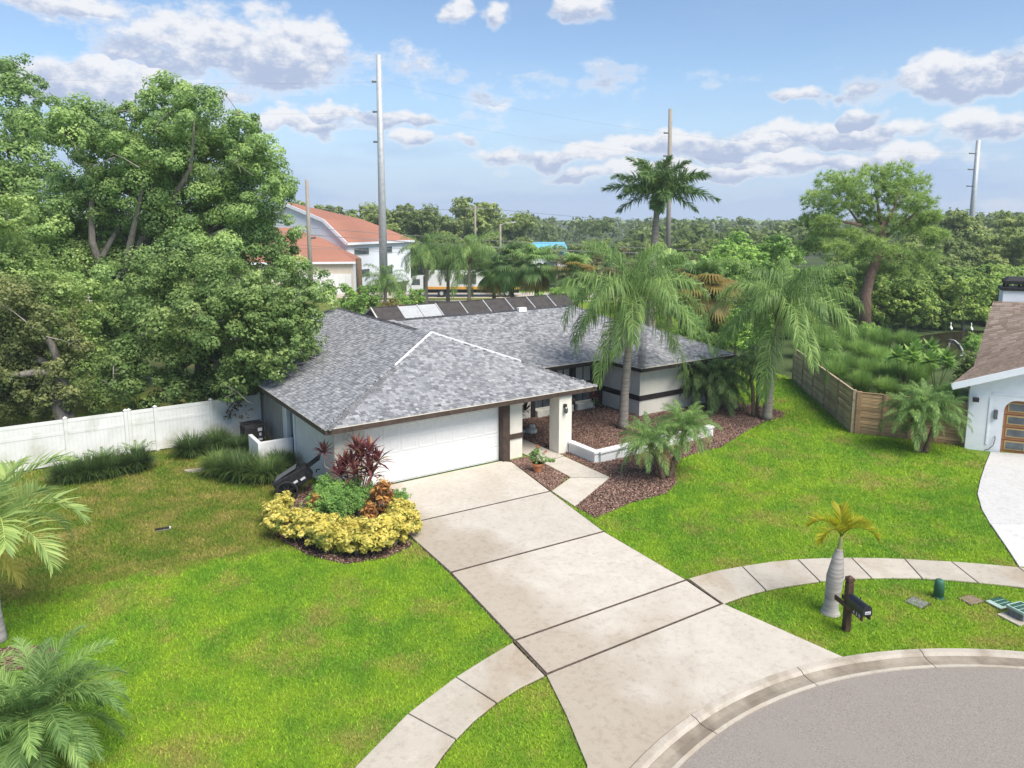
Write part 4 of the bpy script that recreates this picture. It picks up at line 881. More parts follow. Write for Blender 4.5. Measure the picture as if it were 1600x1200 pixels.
# ------------------------------------------------------------------ plants
def rdir(g, n): return nrm(g.normal(size=(n, 3)))
def leaf_arrays(g, blobs, per_m2, size, aspect=.6, clump=.34, up=.35, top=.15, fill=.25):
    Vs, Ts = [], []
    for (c, r) in blobs:
        c = np.asarray(c, float); r = np.asarray(r if hasattr(r, '__len__') else (r, r, r), float); rm = r.mean()
        nl = max(12, int(per_m2 * 4 * math.pi * rm * rm)); nc = max(5, int(16 * (1 / (clump * 3)) ** 2 * 1.6))
        d = rdir(g, nc); d[:, 2] += top; d = nrm(d); rad = g.uniform(.62, 1.02, nc); rad[g.random(nc) < fill] *= .6
        cc = c + d * r * rad[:, None]; ci = g.integers(0, nc, nl); cr = clump * rm * g.uniform(.6, 1.25, nc)
        ld = rdir(g, nl); ld[:, 2] += .15; ld = nrm(ld); pos = cc[ci] + ld * (cr[ci] * g.uniform(.2, 1, nl) ** .45)[:, None] * np.array((1, 1, .8))
        N = nrm(ld * .7 + d[ci] * .4 + np.array((0, 0, up)) + g.normal(size=(nl, 3)) * .45)
        a = nrm(np.cross(N, rdir(g, nl))); b = np.cross(N, a); s = size * g.uniform(.65, 1.3, nl)[:, None]
        Vs.append(np.stack([pos - a * s * .5, pos + b * s * .5 * aspect, pos + a * s * .5, pos - b * s * .5 * aspect], 1).reshape(-1, 3))
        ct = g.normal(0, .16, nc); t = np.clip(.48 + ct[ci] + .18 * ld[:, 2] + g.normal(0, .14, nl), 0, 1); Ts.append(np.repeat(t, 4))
    V = np.concatenate(Vs); return V, np.arange(len(V)).reshape(-1, 4), np.concatenate(Ts)
def leaf_mesh(name, mat, *a, **k): return npmesh(name, *(lambda v, f, t: (v, f, mat, t))(*leaf_arrays(*a, **k)))
def limbs(mb, base, fork, r0, targets, g, n=7):
    base, fork = Vector(base), Vector(fork)
    mid = (base + fork) / 2 + Vector((g.normal(0, .1), g.normal(0, .1), 0)) * (fork - base).length * .3
    mb.tube([base + Vector((0, 0, -.1)), base + Vector((0, 0, .25)), mid, fork], [r0 * 1.45, r0 * 1.1, r0 * .9, r0 * .75], 10)
    for t in targets:
        t = Vector(t); d = t - fork; m1 = fork + d * .35 + Vector((g.normal(), g.normal(), .8)) * d.length * .07; m2 = fork + d * .7 + Vector((g.normal(), g.normal(), .6)) * d.length * .07
        mb.tube([fork - d.normalized() * r0 * .3, m1, m2, t], [r0 * .55, r0 * .38, r0 * .22, r0 * .06], n)
    return mb
def oak(name, label, base, blobs, mat, seed, per=95, size=.17, r0=.42, fork_h=3.0, group=None, bare=0):
    g = np.random.default_rng(seed); B = Vector((base[0], base[1], 0)); t = thing(name, label, 'tree', tuple(B), 0, group)
    bl = [(np.array(c) - np.array(B), r) for c, r in blobs]
    leaf = link('crown', leaf_mesh('crown', mat, g, [(c, np.array(r) * 1.12) for c, r in bl], per, size, fill=.3), t)
    ctr = np.mean([c for c, r in bl], 0)
    mb = MB(); limbs(mb, (0, 0, 0), (ctr[0] * .15, ctr[1] * .15, fork_h), r0, [c for c, r in bl[::2]], g)
    mb.build('trunk', 'bark_grey', t, smooth=True)
    if bare:
        tw = MB()
        for k in range(bare):
            c, r = bl[g.integers(len(bl))]; rr_ = r if not hasattr(r, '__len__') else r[0]
            p = Vector(c) + Vector((g.normal(), -abs(g.normal()) - .5, g.normal() * .6)).normalized() * rr_ * .9; d = Vector((g.normal(), g.normal() * .4 - .3, g.normal() * .7)).normalized() * g.uniform(.8, 2.0)
            tw.tube([p, p + d * .5 + Vector((0, 0, .08)), p + d], [.03, .018, .006], 4); 
            for j in range(3): e = Vector((g.normal(), g.normal(), g.normal())).normalized() * .5; tw.tube([p + d * (.4 + .2 * j), p + d * (.4 + .2 * j) + e], [.012, .004], 3)
        tag(tw.build('bare_twigs', 'twig', t), kind='stuff')
    return t
def PB_(lst, Y, jit, g): return [(tuple(at(x, y, Y + g.uniform(-jit, jit) + dy)), (r * Y / 1152 * sx, r * Y / 1152, r * Y / 1152 * .82)) for (x, y, r, dy, sx) in [(*q, 0, 1.1)[:5] if len(q) == 3 else (*q, 1.1)[:5] for q in lst]]
g0 = np.random.default_rng(3)
ob = gp(105, 640)
oak('oak_tree', 'huge spreading oak with grey limbs overhanging the white fence and roof', (-22.5, 41), PB_([(105, 195, 46), (150, 215, 52), (190, 250, 50), (265, 158, 42), (305, 180, 44), (285, 230, 60), (375, 205, 36), (400, 245, 40), (350, 265, 62), (420, 290, 30), (215, 300, 58), (300, 320, 66), (385, 330, 48), (130, 300, 46), (150, 370, 66), (245, 385, 66), (335, 395, 56), (80, 400, 60), (410, 395, 42), (190, 450, 66), (110, 480, 66), (280, 460, 60), (440, 430, 44, 1.0), (490, 455, 34, 1.0), (160, 540, 66), (60, 500, 56), (120, 420, 60), (225, 200, 36), (230, 250, 50), (330, 230, 44), (170, 300, 50), (60, 350, 50), (420, 360, 40), (90, 560, 60), (150, 590, 50), (210, 520, 60), (60, 610, 40), (260, 300, 60), (380, 290, 50), (300, 400, 60), (440, 300, 24), (200, 180, 26)], 41, 2.2, g0), 'oak_leaf', 31, 130, .165, .5, 4.5, bare=16)
oak('oak_tree', 'bright leafy oak bough tree hanging low over the white fence and roof edge', (-16.4, 37.6), PB_([(300, 435, 52), (245, 460, 52), (355, 450, 50), (400, 475, 48), (205, 500, 42), (290, 505, 62), (360, 525, 60), (430, 505, 46), (465, 540, 30, -.5), (230, 560, 50), (310, 570, 56), (390, 575, 46), (440, 575, 32), (265, 605, 40), (330, 612, 34), (378, 606, 26), (230, 640, 22), (200, 590, 36)], 33.2, 1.3, g0) + PB_([(350, 500, 46), (400, 455, 40), (440, 480, 40), (465, 505, 34), (425, 525, 44), (455, 545, 30), (395, 560, 40), (430, 570, 26), (375, 590, 30), (360, 610, 22), (470, 470, 26), (405, 500, 46)], 30.6, .5, g0), 'oak_leaf_fresh', 32, 135, .155, .3, 3.0, bare=8)
oak('oak_tree', 'tall dark oak rising behind the largest oak', (-36, 47), PB_([(15, 120, 36), (35, 150, 34), (5, 190, 46), (45, 215, 34), (20, 265, 54), (70, 300, 46), (-40, 250, 70), (-50, 330, 70), (20, 350, 60)], 47, 2, g0), 'oak_leaf', 33, 70, .2, .45, 6)
oak('oak_tree', 'oak with yellowing leaves and dark trunk behind the white fence', (-19.5, 31.6), PB_([(20, 470, 46), (60, 500, 44), (15, 540, 56), (75, 560, 40), (45, 600, 48), (95, 575, 26), (10, 630, 30), (-40, 520, 70), (-50, 600, 60), (55, 640, 34), (100, 620, 34), (110, 540, 36), (80, 640, 24), (30, 580, 50)], 31.5, 1.0, g0), 'oak_leaf_yellow', 34, 120, .15, .4, 3.2, bare=5)
oak('oak_tree', 'leafy green oak crown pressed against the fence-side yellowing oak', (-27, 37), PB_([(0, 420, 60), (25, 395, 46), (10, 330, 40), (-50, 420, 80), (60, 450, 40), (100, 470, 46), (120, 520, 46), (140, 580, 46), (170, 620, 34), (100, 590, 40)], 36, 1.5, g0), 'oak_leaf_fresh', 35, 85, .18, .35, 4)
# a dead leafy twig hanging over the fence
q = at(372, 640, 31.6); dtw = thing('hanging_twig', 'dead brown leafy twig hanging over the white fence panel', 'twig', tuple(q)); link('leaves', leaf_mesh('leaves', 'dead_leaf', np.random.default_rng(9), [((0, 0, 0), (.65, .25, .4)), ((-.5, 0, -.3), .22)], 60, .12), dtw)
MB().tube([(0, .4, 1.6), (.1, .2, .9), (0, 0, 0), (-.5, 0, -.3)], [.03, .02, .015, .006], 5).build('branch', 'twig', dtw)

def frond_mesh(name, mat, L, a0, bend, n=40, ll=.6, lw=.03, fold=.3, hang=.5, plum=.25, start=.14, seed=0, sweep=(72, 30), rach=.025, curl=1.25):
    g = np.random.default_rng(seed); M_ = 16; ss = np.linspace(0, 1, M_ + 1); ang = a0 - bend * ss ** curl
    pts = np.zeros((M_ + 1, 3)); tn = np.stack([np.cos(ang), np.zeros(M_ + 1), np.sin(ang)], 1)
    for i in range(M_): pts[i + 1] = pts[i] + (tn[i] + tn[i + 1]) / 2 * L / M_
    pts[:, 1] += g.normal(0, .03) * L * ss ** 2
    V, F, T = [], [], []
    def P(s): return np.array([np.interp(s, ss, pts[:, k]) for k in range(3)]), nrm(np.array([np.interp(s, ss, tn[:, k]) for k in range(3)]))
    for i in range(n):
        s = start + (1 - start) * (i + .5) / n; p, t = P(s); up = np.array((-t[2], 0, t[0]))
        for sd_ in (-1, 1):
            l = ll * (.35 + .65 * math.sin(math.pi * min(1, .12 + s * .86))) * g.uniform(.85, 1.12); be = R(sweep[0] + (sweep[1] - sweep[0]) * s) * g.uniform(.9, 1.1); ph = fold + g.normal(0, plum)
            d = t * math.cos(be) + (np.array((0, sd_, 0)) * math.cos(ph) + up * math.sin(ph)) * math.sin(be)
            p1 = p + d * l * .45; d2 = nrm(d + np.array((0, 0, -hang * g.uniform(.7, 1.3)))); p2 = p1 + d2 * l * .55
            w = nrm(np.cross(d, up + g.normal(0, .3, 3))) * lw * .5; b = len(V); V += [p - w * .5, p + w * .5, p1 - w, p1 + w, p2]; F += [(b, b + 1, b + 3), (b, b + 3, b + 2), (b + 2, b + 3, b + 4)]
            T += [float(np.clip(.5 + g.normal(0, .2), 0, 1))] * 5
    for i in range(M_):
        b = len(V); r0, r1 = rach * (1 - .85 * ss[i]), rach * (1 - .85 * ss[i + 1])
        for (p, r) in ((pts[i], r0), (pts[i + 1], r1)): V += [p + (0, -r, 0), p + (0, r, 0), p + (0, 0, r)]
        T += [.95] * 6; F += [(b, b + 3, b + 5), (b, b + 5, b + 2), (b + 1, b + 2, b + 5), (b + 1, b + 5, b + 4), (b, b + 1, b + 4), (b, b + 4, b + 3)]
    return npmesh(name, np.array(V), np.array(F), mat, T)
def palm(name, label, base, trunk, rad, crown, tiers, tmat, seed, group=None, extra=None, n=10, root=None, ring=.03):
    g = np.random.default_rng(seed); t = root or thing(name, label, 'palm tree', (base[0], base[1], 0), 0, group)
    mb = MB(); rr = []; pp = []
    tr = [Vector(p) for p in trunk]
    for i in range(len(tr) - 1):
        for k in range(6): f = k / 6; pp.append(tr[i].lerp(tr[i + 1], f)); rr.append((rad[i] * (1 - f) + rad[i + 1] * f) * (1 + (ring if k % 2 else -ring * .7)))
    pp.append(tr[-1]); rr.append(rad[-1]); mb.tube(pp, rr, n); mb.build('trunk', tmat, t, smooth=True)
    for (cnt, meshes, sc, off) in tiers:
        for i in range(cnt):
            a = off + i * 2 * math.pi / cnt + g.normal(0, .16); me = meshes[g.integers(len(meshes))]; s = sc * g.uniform(.9, 1.1)
            link('frond', me, t, (crown[0] + .1 * math.cos(a), crown[1] + .1 * math.sin(a), crown[2] + g.uniform(-.08, .08)), (g.normal(0, .14), g.normal(0, .06), a), s)
    return t
def fr(name, mat, tiers, seed, **k):       # tiers: (elevation, bend)
    return [[frond_mesh(name, mat, a0=R(e), bend=R(b), seed=seed + 7 * i + j, **k) for j in range(2)] for i, (e, b) in enumerate(tiers)]
# queen palms
Q = fr('frond', 'queen_leaf', [(80, 90), (60, 118), (34, 115), (6, 85), (-28, 58)], 50, L=3.7, n=78, ll=1.0, lw=.036, hang=2.3, plum=.6, fold=.15, rach=.035)
def queen(label, base, cz, lean, seed, s=1.0, cnt=(5, 7, 7, 6, 3)):
    t = palm('queen_palm', label, base, [(0, 0, 0), (lean[0] * .15, lean[1] * .15, cz * .3), (lean[0] * .55, lean[1] * .55, cz * .7), (lean[0], lean[1], cz)], [.26, .2, .185, .17], (lean[0], lean[1], cz + .15), [(c, m, s, .5 * i) for i, (c, m) in enumerate(zip(cnt, Q))], 'palm_bark', seed)
    MB().tube([(lean[0], lean[1], cz - .35), (lean[0], lean[1], cz), (lean[0], lean[1], cz + .5)], [.19, .26, .1], 8).build('leaf_bases', 'fibre_bark', t)
    return t
qb = gp(973, 670)
q1 = queen('tall queen palm with weeping fronds growing inside the planter wall', qb, 5.75, (.35, 0), 61, 1.1)
MB().tube([(.42, -.25, 5.9), (.46, -.5, 5.5), (.44, -.55, 4.9), (.42, -.5, 4.7)], [.02, .1, .09, .02], 8).build('spathe', 'spathe', q1)
link('flower_cluster', leaf_mesh('flower_cluster', 'straw_palm_leaf', np.random.default_rng(4), [((.1, -.55, 5.5), (.12, .12, .35))], 140, .1), q1)
fb = MB(); gq = np.random.default_rng(8)
for k in range(26): a = Vector((-.25 + gq.normal(0, .06), -.5, 5.1)); fb.tube([a, a + Vector((gq.normal(0, .12), gq.normal(0, .1), -.6)), a + Vector((gq.normal(0, .16), gq.normal(0, .1), -1.3 - gq.random() * .4))], [.008, .006, .003], 3)
fb.build('dry_flower_stalks', 'spathe', q1)
queen('tall queen palm with weeping fronds rising from the mulch by the timber fence', gp(1198, 656), 5.2, (.35, 0), 67, 1.12)
# royal palm behind the roof
RO = fr('frond', 'dark_palm_leaf', [(70, 45), (42, 50), (18, 40), (-8, 35)], 80, L=3.9, n=80, ll=1.0, lw=.1, hang=.45, plum=.8, fold=.1, rach=.06)
rp = at(1028, 303, 52); palm('royal_palm', 'tall royal palm with dark feathery crown standing behind the house', (rp[0] - .2, 52), [(0, 0, 0), (0, 0, 5), (.1, 0, 9), (.2, 0, rp[2])], [.32, .28, .25, .14], (.2, 0, rp[2] + .1), [(7, RO[0], .8, .3), (8, RO[1], .92, .1), (8, RO[2], .95, .6), (4, RO[3], .8, 1.5)], 'palm_bark', 83)
# pygmy date palms
PD = fr('frond', 'palm_leaf', [(75, 70), (48, 95), (18, 95), (-18, 60)], 100, L=1.45, n=64, ll=.36, lw=.017, hang=.9, plum=.5, fold=.25, rach=.016)
PDd = fr('frond', 'dark_palm_leaf', [(72, 70), (48, 100), (18, 95), (-20, 60)], 120, L=1.9, n=64, ll=.45, lw=.024, hang=1.1, plum=.5, fold=.25, rach=.02)
PY = [frond_mesh('frond', 'straw_palm_leaf', L=1.1, a0=R(-15), bend=R(70), n=30, ll=.26, lw=.02, hang=.6, seed=140 + i) for i in range(2)]
def pygmy(label, base, stems, seed, F, s=1.0, dead=True, group=None, cnt=(10, 14, 13, 8)):
    t = thing('date_palm', label, 'palm tree', (base[0], base[1], 0), 0, group)
    for i, (x, y, z, bx, by) in enumerate(stems):
        palm('date_palm', label, base, [(bx, by, 0), (bx + (x - bx) * .35, by + (y - by) * .35, z * .4), (x - (x - bx) * .12, y - (y - by) * .12, z * .8), (x, y, z)], [.12, .085, .085, .11], (x, y, z), [(c, m, s, .37 * k + i) for k, (c, m) in enumerate(zip(cnt, F))] + ([(6, PY, s * 1.15, 1.1)] if dead else []), 'fibre_bark', seed + i, root=t)
    return t
db = gp(1040, 748); pygmy('double-stemmed small date palm with orange old fronds in front of the planter wall', db, [(-.65, -.1, 1.4, -.1, 0), (.75, .35, 1.85, .12, .05)], 150, PD, .92, cnt=(11, 14, 11, 3))
pygmy('bushy dark date palm against the end wall of the house', gp(1118, 640), [(-.7, .3, 1.6, -.3, .1), (.35, .2, 1.75, .2, .1), (.0, -.2, 1.3, 0, 0)], 160, PDd, 1.0, False, cnt=(6, 9, 9, 6))
pygmy('feathery date palm on the lawn in front of the brown board fence', gp(1440, 707), [(-.45, .1, 1.5, -.15, 0), (.5, .0, 1.6, .15, 0), (.1, .3, 1.9, 0, .1)], 170, PD, .98, False, cnt=(9, 11, 8, 2))
PDn = fr('frond', 'palm_leaf', [(76, 70), (50, 95), (22, 90), (-5, 60)], 130, L=1.55, n=80, ll=.38, lw=.018, hang=.35, plum=.25, fold=.25, rach=.014)
cb_ = gp(52, 1105, 1.5); pygmy('low full date palm at the lawn edge near the street', (cb_[0], cb_[1]), [(0, 0, 1.3, 0, 0)], 180, PDn, .92, False, cnt=(10, 14, 14, 9))
cb2 = gp(-80, 1130, 1.2); pygmy('low date palm growing beside the fullest date palm', (cb2[0], cb2[1]), [(0, 0, 1.1, 0, 0)], 185, PDn, .95, False, cnt=(8, 11, 11, 7))
pygmy('dwarf dark date palm with two thin stems beside the fence-side queen palm', gp(1178, 652), [(-.2, .3, 2.7, 0, 0), (.25, .4, 2.2, .15, 0)], 190, PDd, .55, False, cnt=(4, 5, 5, 4))
# christmas palm at the left
CH = fr('frond', 'christmas_palm_leaf', [(76, 90), (54, 112), (24, 100)], 200, L=1.75, n=30, ll=.62, lw=.05, hang=.35, plum=.12, fold=.55, rach=.025, sweep=(70, 35))
CP = [frond_mesh('frond', 'pale_palm_leaf', L=1.3, a0=R(-25), bend=R(50), n=34, ll=.5, lw=.04, hang=.9, fold=.2, seed=220)]
lb = gp(0, 1003); ct = palm('christmas_palm', 'pale-trunked palm with arching glossy fronds and one faded frond', lb, [(0, 0, 0), (0, 0, .8), (.02, 0, 1.9), (.05, 0, 2.75)], [.16, .10, .09, .06], (.05, 0, 2.75), [(4, CH[0], 1.2, .5), (6, CH[1], 1.25, .15), (6, CH[2], 1.15, .6)], 'bottle_bark', 230)
link('frond', CP[0], ct, (.05, 0, 2.35), (0, 0, R(-12)), .85); MB().tube([(.04, 0, 1.75), (.05, 0, 2.2), (.05, 0, 2.6)], [.1, .085, .04], 10).build('crownshaft', 'crownshaft', ct)
# bottle palm on the verge
BO = [frond_mesh('frond', 'yellow_palm_leaf', L=1.0, a0=R(e), bend=R(b), n=46, ll=.42, lw=.03, hang=.2, plum=.12, fold=.7, rach=.022, seed=240 + i, sweep=(62, 30)) for i, (e, b) in enumerate(((74, 120), (66, 130), (60, 120), (82, 100)))]
bb = gp(1297, 958); bo = palm('bottle_palm', 'small bottle palm with swollen pale trunk and yellow fronds by the mailbox', bb, [(0, 0, 0), (.0, 0, .12), (.02, 0, .35), (.06, 0, 1.0), (.1, 0, 1.5), (.12, 0, 1.72)], [.25, .19, .175, .205, .13, .075], (.14, 0, 2.0), [], 'bottle_bark', 250, n=18, ring=.006)
MB().tube([(.12, 0, 1.66), (.13, 0, 1.85), (.14, 0, 2.05)], [.075, .055, .035], 10).build('crownshaft', 'crownshaft', bo)
for a, k in ((175, 0), (20, 2), (-25, 1), (75, 3), (215, 2)): link('frond', BO[k], bo, (.14, 0, 2.02), (0, 0, R(a)))

# shrub bed beside the garage
def shrub_mesh(mat, seed, r, h, size, per, aspect=.55, nb=7):
    g = np.random.default_rng(seed); bl = [((g.uniform(-.55, .55) * r, g.uniform(-.55, .55) * r, h * g.uniform(.35, .72)), (r * .5, r * .5, h * .3)) for _ in range(nb)]
    return leaf_mesh('foliage', mat, g, bl, per, size, aspect, clump=.4, up=.7)
def stems_mesh(seed, h, r):
    g = np.random.default_rng(seed); mb = MB()
    for k in range(6): a = g.uniform(0, 6.28); mb.tube([(0, 0, 0), (r * .25 * math.cos(a), r * .25 * math.sin(a), h * .35), (r * .5 * math.cos(a), r * .5 * math.sin(a), h * .7)], [.02, .014, .006], 5)
    return mb.mesh('stem', 'twig')
def shrubs(name, label, cat, group, spots, meshes, stem):
    for i, (x, y, s) in enumerate(spots):
        t = thing(name, label, cat, (x, y, 0), random.uniform(0, 6.28), group); link('foliage', meshes[i % len(meshes)], t, None, None, s); link('stem', stem, t, None, None, s)
gold = [shrub_mesh('gold_leaf', 300 + i, .62, .85, .115, 330, .55) for i in range(3)]
shrubs('gold_shrub', 'yellow variegated shrub in the bed beside the driveway', 'shrub', 'yellow shrubs edging the bed', [(*gp(x, y), s) for x, y, s in ((433, 820, 1.15), (455, 840, 1.15), (485, 854, 1.2), (520, 864, 1.2), (556, 868, 1.15), (590, 863, 1.2), (618, 852, 1.15), (634, 834, 1.0), (436, 803, .8), (505, 842, 1.1), (470, 830, .85), (560, 850, 1.0), (605, 838, 1.0), (535, 848, 1.05), (628, 815, .9))], gold, stems_mesh(1, .8, .6))
greenm = [shrub_mesh('green_shrub_leaf', 310 + i, .7, 1.25, .10, 330, .4) for i in range(2)]
shrubs('green_shrub', 'feathery light green shrub behind the yellow shrubs', 'shrub', 'green shrubs inside the bed', [(*gp(x, y), s) for x, y, s in ((505, 812, .92), (535, 818, .95), (560, 808, .85), (520, 795, 1.0), (622, 800, .7), (552, 798, .98), (572, 800, .9))], greenm, stems_mesh(2, 1.1, .6))
crm = [shrub_mesh('croton_leaf', 320 + i, .45, 1.0, .17, 130, .3) for i in range(2)]
for (x, y, s, lb_) in ((590, 806, 1.35, 'orange and dark red croton shrub beside the garage door'), (488, 815, 1.0, 'small golden orange croton shrub near the tipped cart'), (572, 826, .95, 'dark reddish croton shrub low among the yellow shrubs')):
    q = gp(x, y); t = thing('croton', lb_, 'shrub', (q[0], q[1], 0)); link('foliage', crm[x % 2], t, None, None, s); link('stem', stems_mesh(3, .9, .4), t, None, None, s)
def rosette(mat, seed, n=34, L=.5, w=.07):
    g = np.random.default_rng(seed); V, F, T = [], [], []
    for i in range(n):
        el_ = R(80 - 85 * (i / n) + g.normal(0, 8)); az = i * 2.4 + g.normal(0, .2); l = L * g.uniform(.75, 1.1); d = np.array((math.cos(az) * math.cos(el_), math.sin(az) * math.cos(el_), math.sin(el_))); sd2 = np.array((-math.sin(az), math.cos(az), 0)) * w * .5
        p0 = d * .03; p1 = p0 + d * l * .5; p2 = p1 + nrm(d + np.array((0, 0, -.35))) * l * .5; b = len(V); V += [p0 - sd2 * .4, p0 + sd2 * .4, p1 - sd2, p1 + sd2, p2]; F += [(b, b + 1, b + 3), (b, b + 3, b + 2), (b + 2, b + 3, b + 4)]; T += [float(np.clip(g.beta(1.6, 2.2) + .1, 0, 1))] * 5
    return npmesh('leaf_rosette', np.array(V), np.array(F), mat, T)
ros = [rosette('red_leaf', 330 + i, 30, .66, .105) for i in range(3)]
cbq = gp(560, 792); cor = thing('cordyline', 'dark red ti plant with spiky leaf rosettes in front of the garage', 'plant', (cbq[0], cbq[1], 0))
for i, (x, y, z) in enumerate((x * (1.5 if x > -1 else 1), y * 1.5, z * .88) for x, y, z in ((-.1, .0, 1.75), (.25, .15, 2.15), (-.05, .3, 2.1), (.3, -.15, 1.65), (.1, .1, 1.95), (-.3, .1, 1.6), (.45, .05, 1.8), (-1.25, .35, 2.0), (-.35, -.1, 1.35), (.3, .0, 1.25), (.0, -.25, 1.45))):
    MB().tube([(0, 0, 0), (x * .4, y * .4, z * .35 if x > -1 else .9), (x * (.8 if x > -1 else .97), y * .8, z * .75), (x, y, z)], [.03, .025, .02, .015], 5).build('stem', 'twig', cor); link('leaf_rosette', ros[i % 3], cor, (x, y, z), (0, 0, i), 1.0 if x > -1 else .8)
link('foliage', leaf_mesh('foliage', 'green_shrub_leaf', np.random.default_rng(77), [((-.05, 0, .62), (.3, .28, .26)), ((.35, -.1, .52), (.3, .2, .14)), ((-.22, .05, .6), .2), ((.6, -.05, .45), .12), ((0, 0, .85), .16)], 260, .09, .5), pot)
link('flower', leaf_mesh('flower', 'pink_petal', np.random.default_rng(78), [((-.02, 0, 1.0), (.07, .07, .09))], 900, .05), pot); link('flower', leaf_mesh('flower', 'pink_petal', np.random.default_rng(79), [((.3, .05, .78), (.08, .06, .06))], 900, .05), pot)
ps = MB(); 
for e in ((-.02, 0, .95), (.3, .05, .75), (.5, -.1, .6), (-.2, .1, .7)): ps.tube([(0, 0, .3), (e[0] * .5, e[1] * .5, e[2] * .8), e], .008, 4)
ps.build('stalk', 'stalk', pot)
q = W(23.9, 28.2); rp_ = thing('bed_plant', 'small dark bronze-leaved plant below the brown belt trim', 'plant', (q[0], q[1], 0)); link('foliage', rosette('red_leaf', 340, 26, .45, .09), rp_, (0, 0, .75)); link('foliage', rosette('dark_palm_leaf', 341, 20, .4, .08), rp_, (.1, 0, .45)); MB().tube([(0, 0, 0), (0, 0, .78)], .02, 5).build('stem', 'twig', rp_)
q = W(19.0, 27.8); rp_ = thing('bed_plant', 'dark red-leaved plant seen in the entrance opening', 'plant', (q[0], q[1], 0)); [link('leaf_rosette', ros[i], rp_, (-.3 + .3 * i, .1 * i, .55 + .15 * i), None, .8) for i in range(3)]; MB().tube([(0, 0, 0), (0, 0, .7)], .02, 5).build('stem', 'twig', rp_)
for k, (u, v, s) in enumerate(((18.7, 27.2, .28), (19.1, 26.9, .32), (19.4, 27.3, .22))):
    q = W(u, v); g = np.random.default_rng(k); b = MB(); b.prism([(s * math.cos(t) * g.uniform(.7, 1), s * .7 * math.sin(t) * g.uniform(.7, 1)) for t in np.linspace(0, 6.283, 8)[:-1]], .0, .16 + .05 * k)
    o = tag(b.build('rock', 'stone_white', None, (q[0], q[1], .01)), ('smallest', 'largest', 'middle-sized')[(k * 1) % 3] + ' white rock lying in the mulch by the entrance', 'rock'); bevel(o, .05, 2)
# liriope and grass clumps
def tuft(mat, seed, n, L, r, w=.014, spread=.9, name='blades', stiff=.55):
    g = np.random.default_rng(seed); a = g.uniform(0, 6.28, n); rr_ = r * np.sqrt(g.random(n)) * .55; l = L * g.uniform(.6, 1.1, n); o = np.clip(g.normal(spread, .3, n), .1, 1.6); az = a + g.normal(0, .5, n)
    b0 = np.c_[rr_ * np.cos(a), rr_ * np.sin(a), np.zeros(n)]; h = np.c_[np.cos(az), np.sin(az), np.zeros(n)]; up = np.array((0, 0, 1.0)); sw = np.c_[-np.sin(az), np.cos(az), np.zeros(n)] * w / 2
    e1 = o[:, None] * stiff; p1 = b0 + (up * np.cos(e1) + h * np.sin(e1)) * l[:, None] * .5; e2 = o[:, None] * 1.7; p2 = p1 + (up * np.cos(e2) + h * np.sin(e2)) * l[:, None] * .5
    V = np.stack([b0 - sw, b0 + sw, p1 + sw, p1 - sw, p2], 1).reshape(-1, 3); k = np.arange(n)[:, None] * 5
    F = np.concatenate([k + np.array([[0, 1, 2]]), k + np.array([[0, 2, 3]]), k + np.array([[3, 2, 4]])]); return npmesh(name, V, F, mat, np.repeat(np.clip(g.normal(.5, .22, n), 0, 1), 5))
lir = [tuft('liriope', 400 + i, 1300, 1.3, .8, .028, .7) for i in range(3)]
for i, (x, y, s) in enumerate(((300, 712, 1.0), (340, 700, .9), (372, 708, .8), (345, 742, 1.0), (378, 748, 1.1), (415, 752, 1.05), (438, 735, .85), (212, 735, .95), (176, 742, 1.0), (140, 748, 1.0), (108, 752, .9), (448, 722, .55))):
    s *= .86; q = gp(x, y); t = thing('ornamental_grass', 'mounded dark green ornamental grass clump by the fence' if x < 320 else 'mounded green ornamental grass clump by the condenser wall', 'grass clump', (q[0], q[1], 0), random.uniform(0, 6), 'ornamental grasses along the fence' if x < 320 else 'ornamental grasses round the condenser'); link('blades', lir[i % 3], t, None, None, s)
cyc = [frond_mesh('frond', 'dark_palm_leaf', L=.95, a0=R(68), bend=R(60), n=26, ll=.2, lw=.02, hang=.2, seed=430 + i) for i in range(2)]
for j, (x, y) in enumerate(((163, 738), (216, 726))):
    q = gp(x, y); t = thing('cycad', 'small spiky cycad rising from the grass clumps by the fence', 'cycad', (q[0], q[1], 0), 0, 'cycads by the white fence'); MB().tube([(0, 0, 0), (0, 0, .25)], [.12, .1], 8).build('trunk', 'fibre_bark', t)
    for i in range(9): link('frond', cyc[i % 2], t, (0, 0, .25), (0, 0, i * .7), 1.0)
q = gp(5, 700); t = thing('fence_palm', 'dark drooping palm in front of the white fence end', 'palm tree', (q[0] - 1.2, q[1], 0))
for i in range(13): link('frond', PDd[i % 4][0], t, (0, 0, 1.6), (0, 0, i * .49), 1.0)
MB().tube([(0, 0, 0), (0, 0, 1.65)], .11, 8).build('trunk', 'fibre_bark', t)

